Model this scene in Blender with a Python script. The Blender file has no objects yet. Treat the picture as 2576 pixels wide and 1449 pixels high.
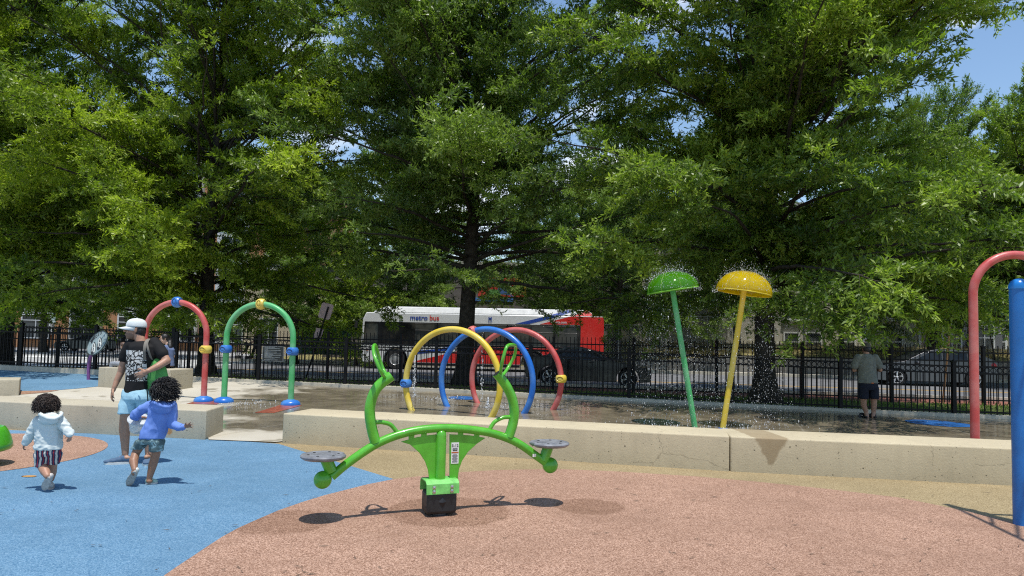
import bpy, bmesh, math, random
import numpy as np
from mathutils import Vector, Matrix, noise

R = math.radians
SC = bpy.context.scene
COL = SC.collection
random.seed(7)

# ------------------------------------------------------------------ camera
FPX = 1750.0            # focal length in units where the picture is 2576 wide
PITCH, ROLL = 0.055, 0.022
HOR = 858.0             # row of the horizon at the picture's centre column
SHIFT = HOR - 724.5 - FPX * math.tan(PITCH)
EYE = Vector((0, 0, 1.55))
_F = Vector((0, math.cos(PITCH), math.sin(PITCH)))
_R0 = Vector((1, 0, 0)); _U0 = _R0.cross(_F)
_RT = _R0 * math.cos(ROLL) + _U0 * math.sin(ROLL)
_UP = _U0 * math.cos(ROLL) - _R0 * math.sin(ROLL)
cd = bpy.data.cameras.new('camera'); cam = bpy.data.objects.new('camera', cd); COL.objects.link(cam)
cd.sensor_width = 36; cd.lens = 36 * FPX / 2576; cd.shift_y = SHIFT / 2576
cd.clip_start = 0.05; cd.clip_end = 4000
M3 = Matrix((_RT, _UP, -_F)).transposed()
cam.matrix_world = Matrix.Translation(EYE) @ M3.to_4x4()
SC.camera = cam

# ------------------------------------------------------------------ world, sun, exposure
SUND = Vector((0.06, -0.26, 1.0)).normalized()      # towards the sun
elev = math.asin(SUND.z); azim = math.atan2(SUND.x, SUND.y)
W = bpy.data.worlds.new('World'); SC.world = W; W.use_nodes = True
nt = W.node_tree; nt.nodes.clear()
sky = nt.nodes.new('ShaderNodeTexSky'); sky.sky_type = 'NISHITA'; sky.sun_disc = False
sky.sun_elevation = elev; sky.sun_rotation = azim
sky.air_density = 1.25; sky.dust_density = 0.15; sky.ozone_density = 4.0
bg = nt.nodes.new('ShaderNodeBackground'); bg.inputs[1].default_value = 0.15
out = nt.nodes.new('ShaderNodeOutputWorld')
tc = nt.nodes.new('ShaderNodeTexCoord'); mp = nt.nodes.new('ShaderNodeMapping')
mp.inputs['Scale'].default_value = (2.2, 2.2, 4.6); mp.inputs['Location'].default_value = (0.35, 0.1, 0.2)
nz = nt.nodes.new('ShaderNodeTexNoise'); nz.inputs['Scale'].default_value = 1.9; nz.inputs['Detail'].default_value = 9; nz.inputs['Roughness'].default_value = .58
cr = nt.nodes.new('ShaderNodeValToRGB'); cr.color_ramp.elements[0].position = .56; cr.color_ramp.elements[1].position = .70
mx = nt.nodes.new('ShaderNodeMixRGB'); mx.inputs[2].default_value = (8.0, 8.2, 8.6, 1)
for a, b in ((tc.outputs['Generated'], mp.inputs[0]), (mp.outputs[0], nz.inputs[0]), (nz.outputs[0], cr.inputs[0]), (cr.outputs[0], mx.inputs[0]),
             (sky.outputs[0], mx.inputs[1]), (mx.outputs[0], bg.inputs[0]), (bg.outputs[0], out.inputs[0])):
    nt.links.new(a, b)
sl = bpy.data.lights.new('sun', 'SUN'); sun = bpy.data.objects.new('sun', sl); COL.objects.link(sun)
sl.energy = 4.3; sl.angle = R(0.53); sl.color = (1.0, .965, .90)
sun.rotation_euler = (-SUND).to_track_quat('-Z', 'Y').to_euler(); sun.location = (2, -8, 30)
SC.view_settings.view_transform = 'Standard'; SC.view_settings.look = 'None'
SC.cycles.use_denoising = False; SC.cycles.filter_width = 1.15
SC.view_settings.exposure = 0.14; SC.view_settings.gamma = 1.0; SC.view_settings.use_curve_mapping = False

# ------------------------------------------------------------------ from picture to place
def ray(px, py):
    return (_F + _RT * ((px - 1288) / FPX) + _UP * ((724.5 - py + SHIFT) / FPX))
def atY(px, py, Y):
    d = ray(px, py); return EYE + d * (Y / d.y)
def clamp(x, a, b): return max(a, min(b, x))
def lerp(a, b, t): return a + (b - a) * t
def zt(X, Y):                       # lie of the land: level play area, splash pad rising to the back left
    q = Y + .16 * X
    b = clamp((q - 12) / 5.5, 0, 1) if q < 19.5 else clamp((21.5 - q) / 2.0, 0, 1)
    return b * clamp(.155 - .0148 * X, 0, .42)
def G(px, py, z=0.0):
    d = ray(px, py); return EYE + d * ((z - EYE.z) / d.z)
def GT(px, py):
    z = 0
    for _ in range(25):
        p = G(px, py, z); z = .5 * z + .5 * zt(p.x, p.y)
    return G(px, py, z)
def zoomer(ox, oy, s): return lambda zx, zy: (ox + zx / s, oy + zy / s)
z1 = zoomer(0, 786.2, 3.072); r1 = zoomer(0, 723.3, 4); r2 = zoomer(644, 723.3, 4); r3 = zoomer(1288, 723.3, 4); r4 = zoomer(1932, 723.3, 4)

# ------------------------------------------------------------------ materials
def new_mat(name):
    m = bpy.data.materials.new(name); m.use_nodes = True
    n = m.node_tree.nodes; b = n['Principled BSDF']
    return m, m.node_tree, n, b
def N(nt, typ, **kw):
    n = nt.nodes.new(typ)
    for k, v in kw.items():
        if k.startswith('i_'): n.inputs[int(k[2:]) if k[2:].isdigit() else k[2:].replace('_', ' ')].default_value = v
        else: setattr(n, k, v)
    return n
def L(nt, a, b): nt.links.new(a, b)
def c4(c): return (c[0], c[1], c[2], 1)
def noise_tex(nt, scale, detail=4, rough=.55, vec=None, coord='Object'):
    if vec is None:
        vec = N(nt, 'ShaderNodeTexCoord').outputs[coord]
    t = N(nt, 'ShaderNodeTexNoise'); t.inputs['Scale'].default_value = scale; t.inputs['Detail'].default_value = detail; t.inputs['Roughness'].default_value = rough
    L(nt, vec, t.inputs['Vector']); return t
def ramp(nt, fac, stops):
    r = N(nt, 'ShaderNodeValToRGB'); e = r.color_ramp.elements
    while len(e) < len(stops): e.new(.5)
    for i, (p, c) in enumerate(stops): e[i].position = p; e[i].color = c4(c) if hasattr(c, '__len__') else (c, c, c, 1)
    L(nt, fac, r.inputs[0]); return r
def mixc(nt, fac, a, b, mode='MIX'):
    m = N(nt, 'ShaderNodeMixRGB', blend_type=mode)
    for v, s in ((fac, 0), (a, 1), (b, 2)):
        if hasattr(v, 'is_output'): L(nt, v, m.inputs[s])
        else: m.inputs[s].default_value = v if s == 0 else c4(v)
    return m.outputs[0]
def math_n(nt, op, a, b=None, c=None):
    m = N(nt, 'ShaderNodeMath', operation=op)
    for i, v in enumerate((a, b, c)):
        if v is None: continue
        if hasattr(v, 'is_output'): L(nt, v, m.inputs[i])
        else: m.inputs[i].default_value = v
    return m.outputs[0]
def add_bump(nt, b, h, strength=.3, dist=.01):
    bp = N(nt, 'ShaderNodeBump'); bp.inputs['Strength'].default_value = strength; bp.inputs['Distance'].default_value = dist
    L(nt, h, bp.inputs['Height']); L(nt, bp.outputs[0], b.inputs['Normal'])
def spec(b, v): b.inputs['Specular IOR Level'].default_value = v
_MC = {}
def pm(name, col, rough=.5, metal=0.0, var=.12, vs=6.0, bump=0.0, bs=60.0, sp=.5, coat=0.0, sss=0.0):
    if name in _MC: return _MC[name]
    m, nt, n, b = new_mat(name)
    t = noise_tex(nt, vs, 5)
    lo = [max(0, x * (1 - var)) for x in col]; hi = [min(1, x * (1 + var)) for x in col]
    r = ramp(nt, t.outputs[0], ((.3, lo), (.7, hi)))
    L(nt, r.outputs[0], b.inputs['Base Color'])
    b.inputs['Roughness'].default_value = rough; b.inputs['Metallic'].default_value = metal; spec(b, sp)
    if var > 0:
        rr = ramp(nt, t.outputs[0], ((.3, max(.02, rough - .08)), (.75, min(1, rough + .1)))); L(nt, rr.outputs[0], b.inputs['Roughness'])
    if coat: b.inputs['Coat Weight'].default_value = coat; b.inputs['Coat Roughness'].default_value = .08
    if sss: b.inputs['Subsurface Weight'].default_value = sss; b.inputs['Subsurface Radius'].default_value = (.012, .005, .003)
    if bump:
        t2 = noise_tex(nt, bs, 4); add_bump(nt, b, t2.outputs[0], bump, .01)
    _MC[name] = m; return m
def paint_worn(name, col, fade, rough=.38):           # sun-faded glossy paint on the splash pipes
    m, nt, n, b = new_mat(name)
    t = noise_tex(nt, 2.2, 5); t2 = noise_tex(nt, 38, 6, .7)
    f = math_n(nt, 'MULTIPLY', ramp(nt, t.outputs[0], ((.42, 0.0), (.68, 1.0))).outputs[0], .75)
    c = mixc(nt, f, col, fade)
    sp_ = ramp(nt, t2.outputs[0], ((.66, 0.0), (.74, 1.0))).outputs[0]
    c = mixc(nt, math_n(nt, 'MULTIPLY', sp_, .3), c, [x * .55 + .02 for x in fade])
    L(nt, c, b.inputs['Base Color'])
    L(nt, ramp(nt, t2.outputs[0], ((.3, rough - .1), (.7, rough + .15))).outputs[0], b.inputs['Roughness'])
    add_bump(nt, b, t2.outputs[0], .06, .01)
    return m
def epdm(name, a, b_, c_, dirt=.25, patches=None, pcol=None):                   # poured rubber granules
    m, nt, n, b = new_mat(name)
    tcn = N(nt, 'ShaderNodeTexCoord').outputs['Object']
    v = N(nt, 'ShaderNodeTexVoronoi'); v.inputs['Scale'].default_value = 150; L(nt, tcn, v.inputs['Vector'])
    t = noise_tex(nt, 85, 3, .7, tcn); big = noise_tex(nt, .9, 6, .6, tcn); mid = noise_tex(nt, 7, 4, .6, tcn)
    sep = N(nt, 'ShaderNodeSeparateColor'); L(nt, v.outputs['Color'], sep.inputs[0])
    s = math_n(nt, 'ADD', math_n(nt, 'MULTIPLY', sep.outputs[0], .55), math_n(nt, 'MULTIPLY', t.outputs[0], .5))
    col = ramp(nt, s, ((.22, b_), (.5, a), (.8, c_))).outputs[0]
    col = mixc(nt, math_n(nt, 'MULTIPLY', ramp(nt, big.outputs[0], ((.40, 0.0), (.66, 1.0))).outputs[0], dirt), col, [x * .62 for x in a])
    col = mixc(nt, math_n(nt, 'MULTIPLY', ramp(nt, mid.outputs[0], ((.5, 0.0), (.72, 1.0))).outputs[0], .16), col, c_)
    mps = N(nt, 'ShaderNodeMapping'); mps.inputs['Scale'].default_value = (1.2, 5.5, 1); mps.inputs['Rotation'].default_value = (0, 0, .5); L(nt, tcn, mps.inputs[0])
    sc_ = noise_tex(nt, 2.2, 6, .7, mps.outputs[0]); col = mixc(nt, math_n(nt, 'MULTIPLY', ramp(nt, sc_.outputs[0], ((.55, 0.0), (.72, 1.0))).outputs[0], dirt * .6), col, [x * .7 + .03 for x in a])
    if patches:                                         # worn, browner rounds under the seesaw
        xyz = N(nt, 'ShaderNodeSeparateXYZ'); L(nt, tcn, xyz.inputs[0]); pk = None
        for px_, py_, pr_ in patches:
            d2 = math_n(nt, 'ADD', math_n(nt, 'POWER', math_n(nt, 'SUBTRACT', xyz.outputs[0], px_), 2.0), math_n(nt, 'POWER', math_n(nt, 'SUBTRACT', xyz.outputs[1], py_), 2.0))
            dd = math_n(nt, 'ADD', math_n(nt, 'SQRT', d2), math_n(nt, 'MULTIPLY', math_n(nt, 'SUBTRACT', mid.outputs[0], .5), .07))
            k = N(nt, 'ShaderNodeMapRange'); L(nt, dd, k.inputs[0]); k.inputs[1].default_value = pr_ + .015; k.inputs[2].default_value = pr_ - .03
            pk = k.outputs[0] if pk is None else math_n(nt, 'MAXIMUM', pk, k.outputs[0])
        col = mixc(nt, math_n(nt, 'MULTIPLY', pk, .85), col, mixc(nt, 1.0, col, pcol, 'MULTIPLY'))
    L(nt, col, b.inputs['Base Color']); b.inputs['Roughness'].default_value = .78; spec(b, .3)
    add_bump(nt, b, s, .55, .006)
    return m
def concrete(name, col, stain=None, pits=True, rust=None):
    m, nt, n, b = new_mat(name)
    tcn = N(nt, 'ShaderNodeTexCoord').outputs['Object']
    a = noise_tex(nt, 1.3, 7, .62, tcn); f = noise_tex(nt, 45, 5, .6, tcn)
    mpn = N(nt, 'ShaderNodeMapping'); mpn.inputs['Scale'].default_value = (9, 9, .7); L(nt, tcn, mpn.inputs[0])
    dr = noise_tex(nt, 1.0, 4, .6, mpn.outputs[0])
    c = ramp(nt, a.outputs[0], ((.28, [x * .80 for x in col]), (.5, col), (.74, [min(1, x * 1.12) for x in col]))).outputs[0]
    c = mixc(nt, math_n(nt, 'MULTIPLY', ramp(nt, dr.outputs[0], ((.45, 0.0), (.75, 1.0))).outputs[0], .22), c, [x * .62 for x in col])
    c = mixc(nt, math_n(nt, 'MULTIPLY', ramp(nt, f.outputs[0], ((.35, 0.0), (.7, 1.0))).outputs[0], .22), c, [min(1, x * 1.2) for x in col])
    h = f.outputs[0]
    if pits:
        dn = noise_tex(nt, 9, 2, .5, tcn)
        mpv = N(nt, 'ShaderNodeMixRGB'); mpv.inputs[0].default_value = .04; L(nt, tcn, mpv.inputs[1]); L(nt, dn.outputs['Color'], mpv.inputs[2])
        for sc_, th in ((15, .17), (34, .2)):
            v = N(nt, 'ShaderNodeTexVoronoi'); v.inputs['Scale'].default_value = sc_; L(nt, mpv.outputs[0], v.inputs['Vector'])
            sep = N(nt, 'ShaderNodeSeparateColor'); L(nt, v.outputs['Color'], sep.inputs[0])
            rad = math_n(nt, 'MULTIPLY', math_n(nt, 'GREATER_THAN', sep.outputs[0], .62), math_n(nt, 'MULTIPLY', sep.outputs[1], th))
            pit = math_n(nt, 'LESS_THAN', v.outputs['Distance'], rad)
            c = mixc(nt, math_n(nt, 'MULTIPLY', pit, .8), c, [x * .16 for x in col])
            h = math_n(nt, 'SUBTRACT', h, math_n(nt, 'MULTIPLY', pit, 1.2))
    ck = N(nt, 'ShaderNodeTexVoronoi', feature='DISTANCE_TO_EDGE'); ck.inputs['Scale'].default_value = .55
    wv = N(nt, 'ShaderNodeMixRGB'); wv.inputs[0].default_value = .25; L(nt, tcn, wv.inputs[1]); L(nt, noise_tex(nt, 1.7, 6, .65, tcn).outputs['Color'], wv.inputs[2]); L(nt, wv.outputs[0], ck.inputs['Vector'])
    crk = math_n(nt, 'MULTIPLY', math_n(nt, 'LESS_THAN', ck.outputs['Distance'], .0020), math_n(nt, 'GREATER_THAN', a.outputs[0], .46))
    c = mixc(nt, math_n(nt, 'MULTIPLY', crk, .38), c, [x * .3 for x in col])
    st = noise_tex(nt, 2.6, 7, .7, tcn)
    c = mixc(nt, math_n(nt, 'MULTIPLY', ramp(nt, st.outputs[0], ((.52, 0.0), (.70, 1.0))).outputs[0], .30), c, [x * .62 for x in (col[0], col[1] * .94, col[2] * .86)])
    if stain:                                           # damp wedge running down the face: (x, half width at top, z top, z bottom)
        sx, hw, z0, z1_ = stain
        xyz = N(nt, 'ShaderNodeSeparateXYZ'); L(nt, tcn, xyz.inputs[0])
        dx = math_n(nt, 'ABSOLUTE', math_n(nt, 'SUBTRACT', math_n(nt, 'ADD', xyz.outputs[0], math_n(nt, 'MULTIPLY', dr.outputs[0], .10)), sx + .05))
        lim = math_n(nt, 'MULTIPLY', math_n(nt, 'DIVIDE', math_n(nt, 'SUBTRACT', xyz.outputs[2], z1_), z0 - z1_), hw)
        wob = math_n(nt, 'MULTIPLY', math_n(nt, 'SUBTRACT', noise_tex(nt, 11, 5, .65, tcn).outputs[0], .5), .10)
        k = N(nt, 'ShaderNodeClamp'); L(nt, math_n(nt, 'DIVIDE', math_n(nt, 'SUBTRACT', math_n(nt, 'ADD', lim, wob), dx), .035), k.inputs[0]); k = math_n(nt, 'MULTIPLY', k.outputs[0], math_n(nt, 'GREATER_THAN', lim, 0.0))
        c = mixc(nt, math_n(nt, 'MULTIPLY', math_n(nt, 'MULTIPLY', k, .78), ramp(nt, a.outputs[0], ((.3, .55), (.6, 1.0))).outputs[0]), c, (.22, .15, .075))
    if rust:
        rx, rz = rust
        xyz = N(nt, 'ShaderNodeSeparateXYZ'); L(nt, tcn, xyz.inputs[0])
        d1 = math_n(nt, 'POWER', math_n(nt, 'DIVIDE', math_n(nt, 'SUBTRACT', xyz.outputs[0], rx), .075), 2.0)
        d2 = math_n(nt, 'POWER', math_n(nt, 'DIVIDE', math_n(nt, 'SUBTRACT', xyz.outputs[2], rz), .07), 2.0)
        k = ramp(nt, math_n(nt, 'ADD', math_n(nt, 'ADD', d1, d2), math_n(nt, 'MULTIPLY', f.outputs[0], .5)), ((.5, 1.0), (1.2, 0.0))).outputs[0]
        c = mixc(nt, math_n(nt, 'MULTIPLY', k, .75), c, (.42, .17, .03))
    L(nt, c, b.inputs['Base Color']); b.inputs['Roughness'].default_value = .85; spec(b, .3)
    add_bump(nt, b, h, .45, .006)
    return m
def brick(name, c1, c2, mortar, scale=1.0, axis='X'):
    m, nt, n, b = new_mat(name)
    tcn = N(nt, 'ShaderNodeTexCoord').outputs['Object']
    xyz = N(nt, 'ShaderNodeSeparateXYZ'); L(nt, tcn, xyz.inputs[0])
    cmb = N(nt, 'ShaderNodeCombineXYZ'); L(nt, math_n(nt, 'ADD', xyz.outputs[0], xyz.outputs[1]), cmb.inputs[0]); L(nt, xyz.outputs[2], cmb.inputs[1])
    bt = N(nt, 'ShaderNodeTexBrick'); L(nt, cmb.outputs[0], bt.inputs['Vector'])
    bt.inputs['Scale'].default_value = scale; bt.inputs['Brick Width'].default_value = .24; bt.inputs['Row Height'].default_value = .085; bt.inputs['Mortar Size'].default_value = .011
    bt.inputs['Color1'].default_value = c4(c1); bt.inputs['Color2'].default_value = c4(c2); bt.inputs['Mortar'].default_value = c4(mortar)
    a = noise_tex(nt, .6, 5, .6, tcn)
    L(nt, mixc(nt, math_n(nt, 'MULTIPLY', a.outputs[0], .35), bt.outputs[0], [x * .6 for x in c1]), b.inputs['Base Color'])
    b.inputs['Roughness'].default_value = .88; spec(b, .2)
    add_bump(nt, b, bt.outputs['Fac'], -.3, .01)
    return m
def leaf_mat(name, dark, mid, light, sheen=.5, tr=.42):
    m, nt, n, b = new_mat(name)
    tcn = N(nt, 'ShaderNodeTexCoord').outputs['Object']
    a = noise_tex(nt, .55, 4, .6, tcn); f = noise_tex(nt, 14, 2, .5, tcn)
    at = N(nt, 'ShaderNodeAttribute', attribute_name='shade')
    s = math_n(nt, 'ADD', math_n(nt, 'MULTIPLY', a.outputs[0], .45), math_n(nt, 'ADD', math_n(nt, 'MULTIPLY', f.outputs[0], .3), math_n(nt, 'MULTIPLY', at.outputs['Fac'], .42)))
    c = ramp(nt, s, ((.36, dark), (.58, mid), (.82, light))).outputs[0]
    L(nt, c, b.inputs['Base Color']); b.inputs['Roughness'].default_value = .42; spec(b, sheen)
    trn = N(nt, 'ShaderNodeBsdfTranslucent'); L(nt, mixc(nt, 1.0, c, (1.05, 1.30, .50), 'MULTIPLY'), trn.inputs[0])
    ms = N(nt, 'ShaderNodeMixShader'); ms.inputs[0].default_value = tr
    L(nt, b.outputs[0], ms.inputs[1]); L(nt, trn.outputs[0], ms.inputs[2])
    L(nt, ms.outputs[0], n['Material Output'].inputs[0])
    return m
def glass_dark(name, col=(.02, .025, .028), rough=.05):
    m, nt, n, b = new_mat(name)
    t = noise_tex(nt, .7, 3)
    L(nt, ramp(nt, t.outputs[0], ((.35, col), (.7, [x * 2.2 + .01 for x in col]))).outputs[0], b.inputs['Base Color'])
    b.inputs['Roughness'].default_value = rough; spec(b, .25); return m

# ------------------------------------------------------------------ mesh builder
ORG = {}
def vec(p): return Vector(p)
class MB:
    def __init__(s): s.v = []; s.f = []; s.m = []
    def add(s, vs, fs, mi=0):
        o = len(s.v); s.v += [tuple(x) for x in vs]; s.f += [tuple(i + o for i in f) for f in fs]; s.m += [mi] * len(fs); return s
    def box(s, c, size, rot=None, mi=0):
        h = [x / 2 for x in size]; vs = []
        for i in range(8):
            p = Vector((h[0] if i & 1 else -h[0], h[1] if i & 2 else -h[1], h[2] if i & 4 else -h[2]))
            vs.append((rot @ p if rot else p) + Vector(c))
        return s.add(vs, [(0, 2, 3, 1), (4, 5, 7, 6), (0, 1, 5, 4), (2, 6, 7, 3), (0, 4, 6, 2), (1, 3, 7, 5)], mi)
    def bar(s, a, b, w, h, mi=0):                      # square bar between two points
        a = Vector(a); b = Vector(b); d = b - a; l = d.length
        q = d.to_track_quat('X', 'Z').to_matrix()
        return s.box((a + b) / 2, (l, w, h), q, mi)
    def tube(s, pts, r, n=10, cap=True, mi=0, closed=False, flat=1.0):
        pts = [Vector(p) for p in pts]; k = len(pts)
        rs = r if hasattr(r, '__len__') else [r] * k
        tang = []
        for i in range(k):
            if closed: d = pts[(i + 1) % k] - pts[i - 1]
            else: d = pts[min(i + 1, k - 1)] - pts[max(i - 1, 0)]
            tang.append(d.normalized() if d.length > 1e-9 else Vector((0, 0, 1)))
        up = Vector((0, 0, 1)) if abs(tang[0].z) < .9 else Vector((1, 0, 0))
        nrm = (up - tang[0] * up.dot(tang[0])).normalized(); vs = []
        for i in range(k):
            if i: nrm = (nrm - tang[i] * nrm.dot(tang[i])); nrm = nrm.normalized() if nrm.length > 1e-6 else Vector((1, 0, 0))
            bn = tang[i].cross(nrm)
            for j in range(n):
                a = 2 * math.pi * j / n; vs.append(pts[i] + (nrm * math.cos(a) * flat + bn * math.sin(a)) * rs[i])
        fs = []
        for i in range(k if closed else k - 1):
            i2 = (i + 1) % k
            for j in range(n): fs.append((i * n + j, i * n + (j + 1) % n, i2 * n + (j + 1) % n, i2 * n + j))
        if cap and not closed: fs.append(tuple(range(n - 1, -1, -1))); fs.append(tuple((k - 1) * n + j for j in range(n)))
        return s.add(vs, fs, mi)
    def lathe(s, prof, c=(0, 0, 0), n=24, M=None, mi=0):
        vs = []; fs = []; k = len(prof); M = M or Matrix.Identity(3)
        for r_, z in prof:
            for j in range(n):
                a = 2 * math.pi * j / n; vs.append(M @ Vector((r_ * math.cos(a), r_ * math.sin(a), z)) + Vector(c))
        for i in range(k - 1):
            for j in range(n): fs.append((i * n + j, i * n + (j + 1) % n, (i + 1) * n + (j + 1) % n, (i + 1) * n + j))
        if prof[0][0] > 1e-5: fs.append(tuple(range(n - 1, -1, -1)))
        if prof[-1][0] > 1e-5: fs.append(tuple((k - 1) * n + j for j in range(n)))
        return s.add(vs, fs, mi)
    def ell(s, c, r, rot=None, nu=16, nv=10, mi=0):
        r = r if hasattr(r, '__len__') else (r, r, r); vs = [];
        for i in range(nv + 1):
            t = math.pi * i / nv
            for j in range(nu):
                a = 2 * math.pi * j / nu
                p = Vector((r[0] * math.sin(t) * math.cos(a), r[1] * math.sin(t) * math.sin(a), r[2] * math.cos(t)))
                vs.append((rot @ p if rot else p) + Vector(c))
        fs = []
        for i in range(nv):
            for j in range(nu): fs.append((i * nu + j, (i + 1) * nu + j, (i + 1) * nu + (j + 1) % nu, i * nu + (j + 1) % nu))
        return s.add(vs, fs, mi)
    def prism(s, poly, depth, c=(0, 0, 0), M=None, mi=0):   # 2D outline in x,z pushed along y by +-depth/2
        M = M or Matrix.Identity(3); k = len(poly); vs = []
        for y in (-depth / 2, depth / 2):
            for x, z in poly: vs.append(M @ Vector((x, y, z)) + Vector(c))
        fs = [tuple(range(k)), tuple(range(2 * k - 1, k - 1, -1))]
        for i in range(k): j = (i + 1) % k; fs.append((i, i + k, j + k, j))
        return s.add(vs, fs, mi)
    def chain(s, pts, rs, n=14):                        # limb: tapered segments with round joints
        pts = [Vector(p) for p in pts]
        for i in range(len(pts) - 1): s.tube([pts[i], pts[i + 1]], [rs[i], rs[i + 1]], n)
        for p, r_ in zip(pts, rs): s.ell(p, r_, None, n, 8)
        return s
    def loft(s, secs, n=20):                            # horizontal ellipses: (centre, rx, ry, yaw)
        vs = []; fs = []
        for c, rx, ry, yw in secs:
            for j in range(n):
                a = 2 * math.pi * j / n; x, y = rx * math.cos(a), ry * math.sin(a)
                vs.append(Vector(c) + Vector((x * math.cos(yw) - y * math.sin(yw), x * math.sin(yw) + y * math.cos(yw), 0)))
        k = len(secs)
        for i in range(k - 1):
            for j in range(n): fs.append((i * n + j, i * n + (j + 1) % n, (i + 1) * n + (j + 1) % n, (i + 1) * n + j))
        fs.append(tuple(range(n - 1, -1, -1))); fs.append(tuple((k - 1) * n + j for j in range(n)))
        return s.add(vs, fs)
    def build(s, name, mats, parent=None, origin=None, smooth=40, bevel=0.0, segs=2, fix=True):
        o_ = ORG.get(parent.name, Vector((0, 0, 0))) if parent is not None else Vector(origin or (0, 0, 0))
        me = bpy.data.meshes.new(name)
        me.from_pydata([tuple(Vector(p) - o_) for p in s.v], [], s.f)
        mats = mats if isinstance(mats, (list, tuple)) else [mats]
        for m in mats: me.materials.append(m)
        if len(mats) > 1: me.polygons.foreach_set('material_index', s.m)
        if fix:
            bm = bmesh.new(); bm.from_mesh(me); bmesh.ops.recalc_face_normals(bm, faces=bm.faces); bm.to_mesh(me); bm.free()
        return link(me, name, parent, o_, smooth, bevel, segs)
def link(me, name, parent, o_, smooth=40, bevel=0.0, segs=2):
    if smooth:
        me.polygons.foreach_set('use_smooth', [True] * len(me.polygons))
        if smooth < 180: me.set_sharp_from_angle(angle=R(smooth))
    o = bpy.data.objects.new(name, me); COL.objects.link(o)
    if parent is None: o.location = o_
    else: o.parent = parent
    ORG[o.name] = Vector(o_)
    if bevel:
        b = o.modifiers.new('bevel', 'BEVEL'); b.width = bevel; b.segments = segs; b.limit_method = 'ANGLE'; b.angle_limit = R(35)
    return o
def tag(o, label, cat, group=None):
    o['label'] = label; o['category'] = cat
    if group: o['group'] = group
    return o
def thing(name, label, cat, loc=(0, 0, 0), group=None):
    o = bpy.data.objects.new(name, None); o.empty_display_size = .2; COL.objects.link(o)
    o.location = loc; ORG[o.name] = Vector(loc); return tag(o, label, cat, group)
def struct(o, kind='structure'): o['kind'] = kind; return o
def dup(root, loc=None, rotz=None, label=None):
    r = root.copy(); COL.objects.link(r)
    def rec(a, b):
        for ch in list(a.children):
            c = ch.copy(); COL.objects.link(c); c.parent = b; rec(ch, c)
    rec(root, r)
    if loc is not None: r.location = loc
    if rotz is not None: r.rotation_euler = (0, 0, rotz)
    if label: r['label'] = label
    return r
def catmull(pts, n=8, closed=False):
    pts = [Vector(p) for p in pts]; o = []; k = len(pts)
    for i in range(k if closed else k - 1):
        g = (lambda j: pts[j % k]) if closed else (lambda j: pts[clamp(j, 0, k - 1)])
        p0, p1, p2, p3 = g(i - 1), g(i), g(i + 1), g(i + 2)
        for q in range(n):
            t = q / n
            o.append(.5 * ((2 * p1) + (p2 - p0) * t + (2 * p0 - 5 * p1 + 4 * p2 - p3) * t * t + (3 * p1 - p0 - 3 * p2 + p3) * t ** 3))
    if not closed: o.append(pts[-1])
    return o
def text_mesh(mb, body, size, M, c, mi=0, bold=0.0, depth=.002):   # lettering laid in the local x,z plane of M
    cu = bpy.data.curves.new('lettering', 'FONT'); cu.body = body; cu.size = size; cu.align_x = 'CENTER'; cu.align_y = 'CENTER'
    cu.offset = bold; cu.extrude = depth; cu.resolution_u = 3
    ob = bpy.data.objects.new('lettering', cu); COL.objects.link(ob)
    dg = bpy.context.evaluated_depsgraph_get(); me = bpy.data.meshes.new_from_object(ob.evaluated_get(dg))
    vs = [M @ Vector((v.co.x, -v.co.z, v.co.y)) + Vector(c) for v in me.vertices]
    mb.add(vs, [tuple(p.vertices) for p in me.polygons], mi)
    bpy.data.objects.remove(ob); bpy.data.curves.remove(cu); bpy.data.meshes.remove(me)
def remesh(mb, voxel, smooth=3, fold=0.0, ff=8.0, fsq=(1, 1, 1), factor=.5):   # weld a figure's volumes into one continuous skin
    me = bpy.data.meshes.new('volume'); me.from_pydata(mb.v, [], mb.f)
    ob = bpy.data.objects.new('volume', me); COL.objects.link(ob)
    md = ob.modifiers.new('weld', 'REMESH'); md.mode = 'VOXEL'; md.voxel_size = voxel; md.adaptivity = 0
    if smooth: sm = ob.modifiers.new('smooth', 'SMOOTH'); sm.factor = factor; sm.iterations = smooth
    dg = bpy.context.evaluated_depsgraph_get(); r = bpy.data.meshes.new_from_object(ob.evaluated_get(dg))
    if fold:
        off = []
        for v in r.vertices:
            q = Vector((v.co.x * ff * fsq[0], v.co.y * ff * fsq[1], v.co.z * ff * fsq[2]))
            a = noise.noise(q); b = noise.noise(q * 2.3 + Vector((5, 1, 2)))
            off.append(v.co + v.normal * fold * ((1 - abs(a) * 2.2) * .7 + b * .4))
        for v, c in zip(r.vertices, off): v.co = c
    bpy.data.objects.remove(ob); bpy.data.meshes.remove(me)
    return r
def skin_obj(me, name, mats, parent=None, origin=(0, 0, 0)):
    o_ = ORG.get(parent.name, Vector((0, 0, 0))) if parent is not None else Vector(origin)
    me.transform(Matrix.Translation(-o_)); me.name = name; me.materials.clear()
    for m in (mats if isinstance(mats, (list, tuple)) else [mats]): me.materials.append(m)
    return link(me, name, parent, o_, 180)
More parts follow.
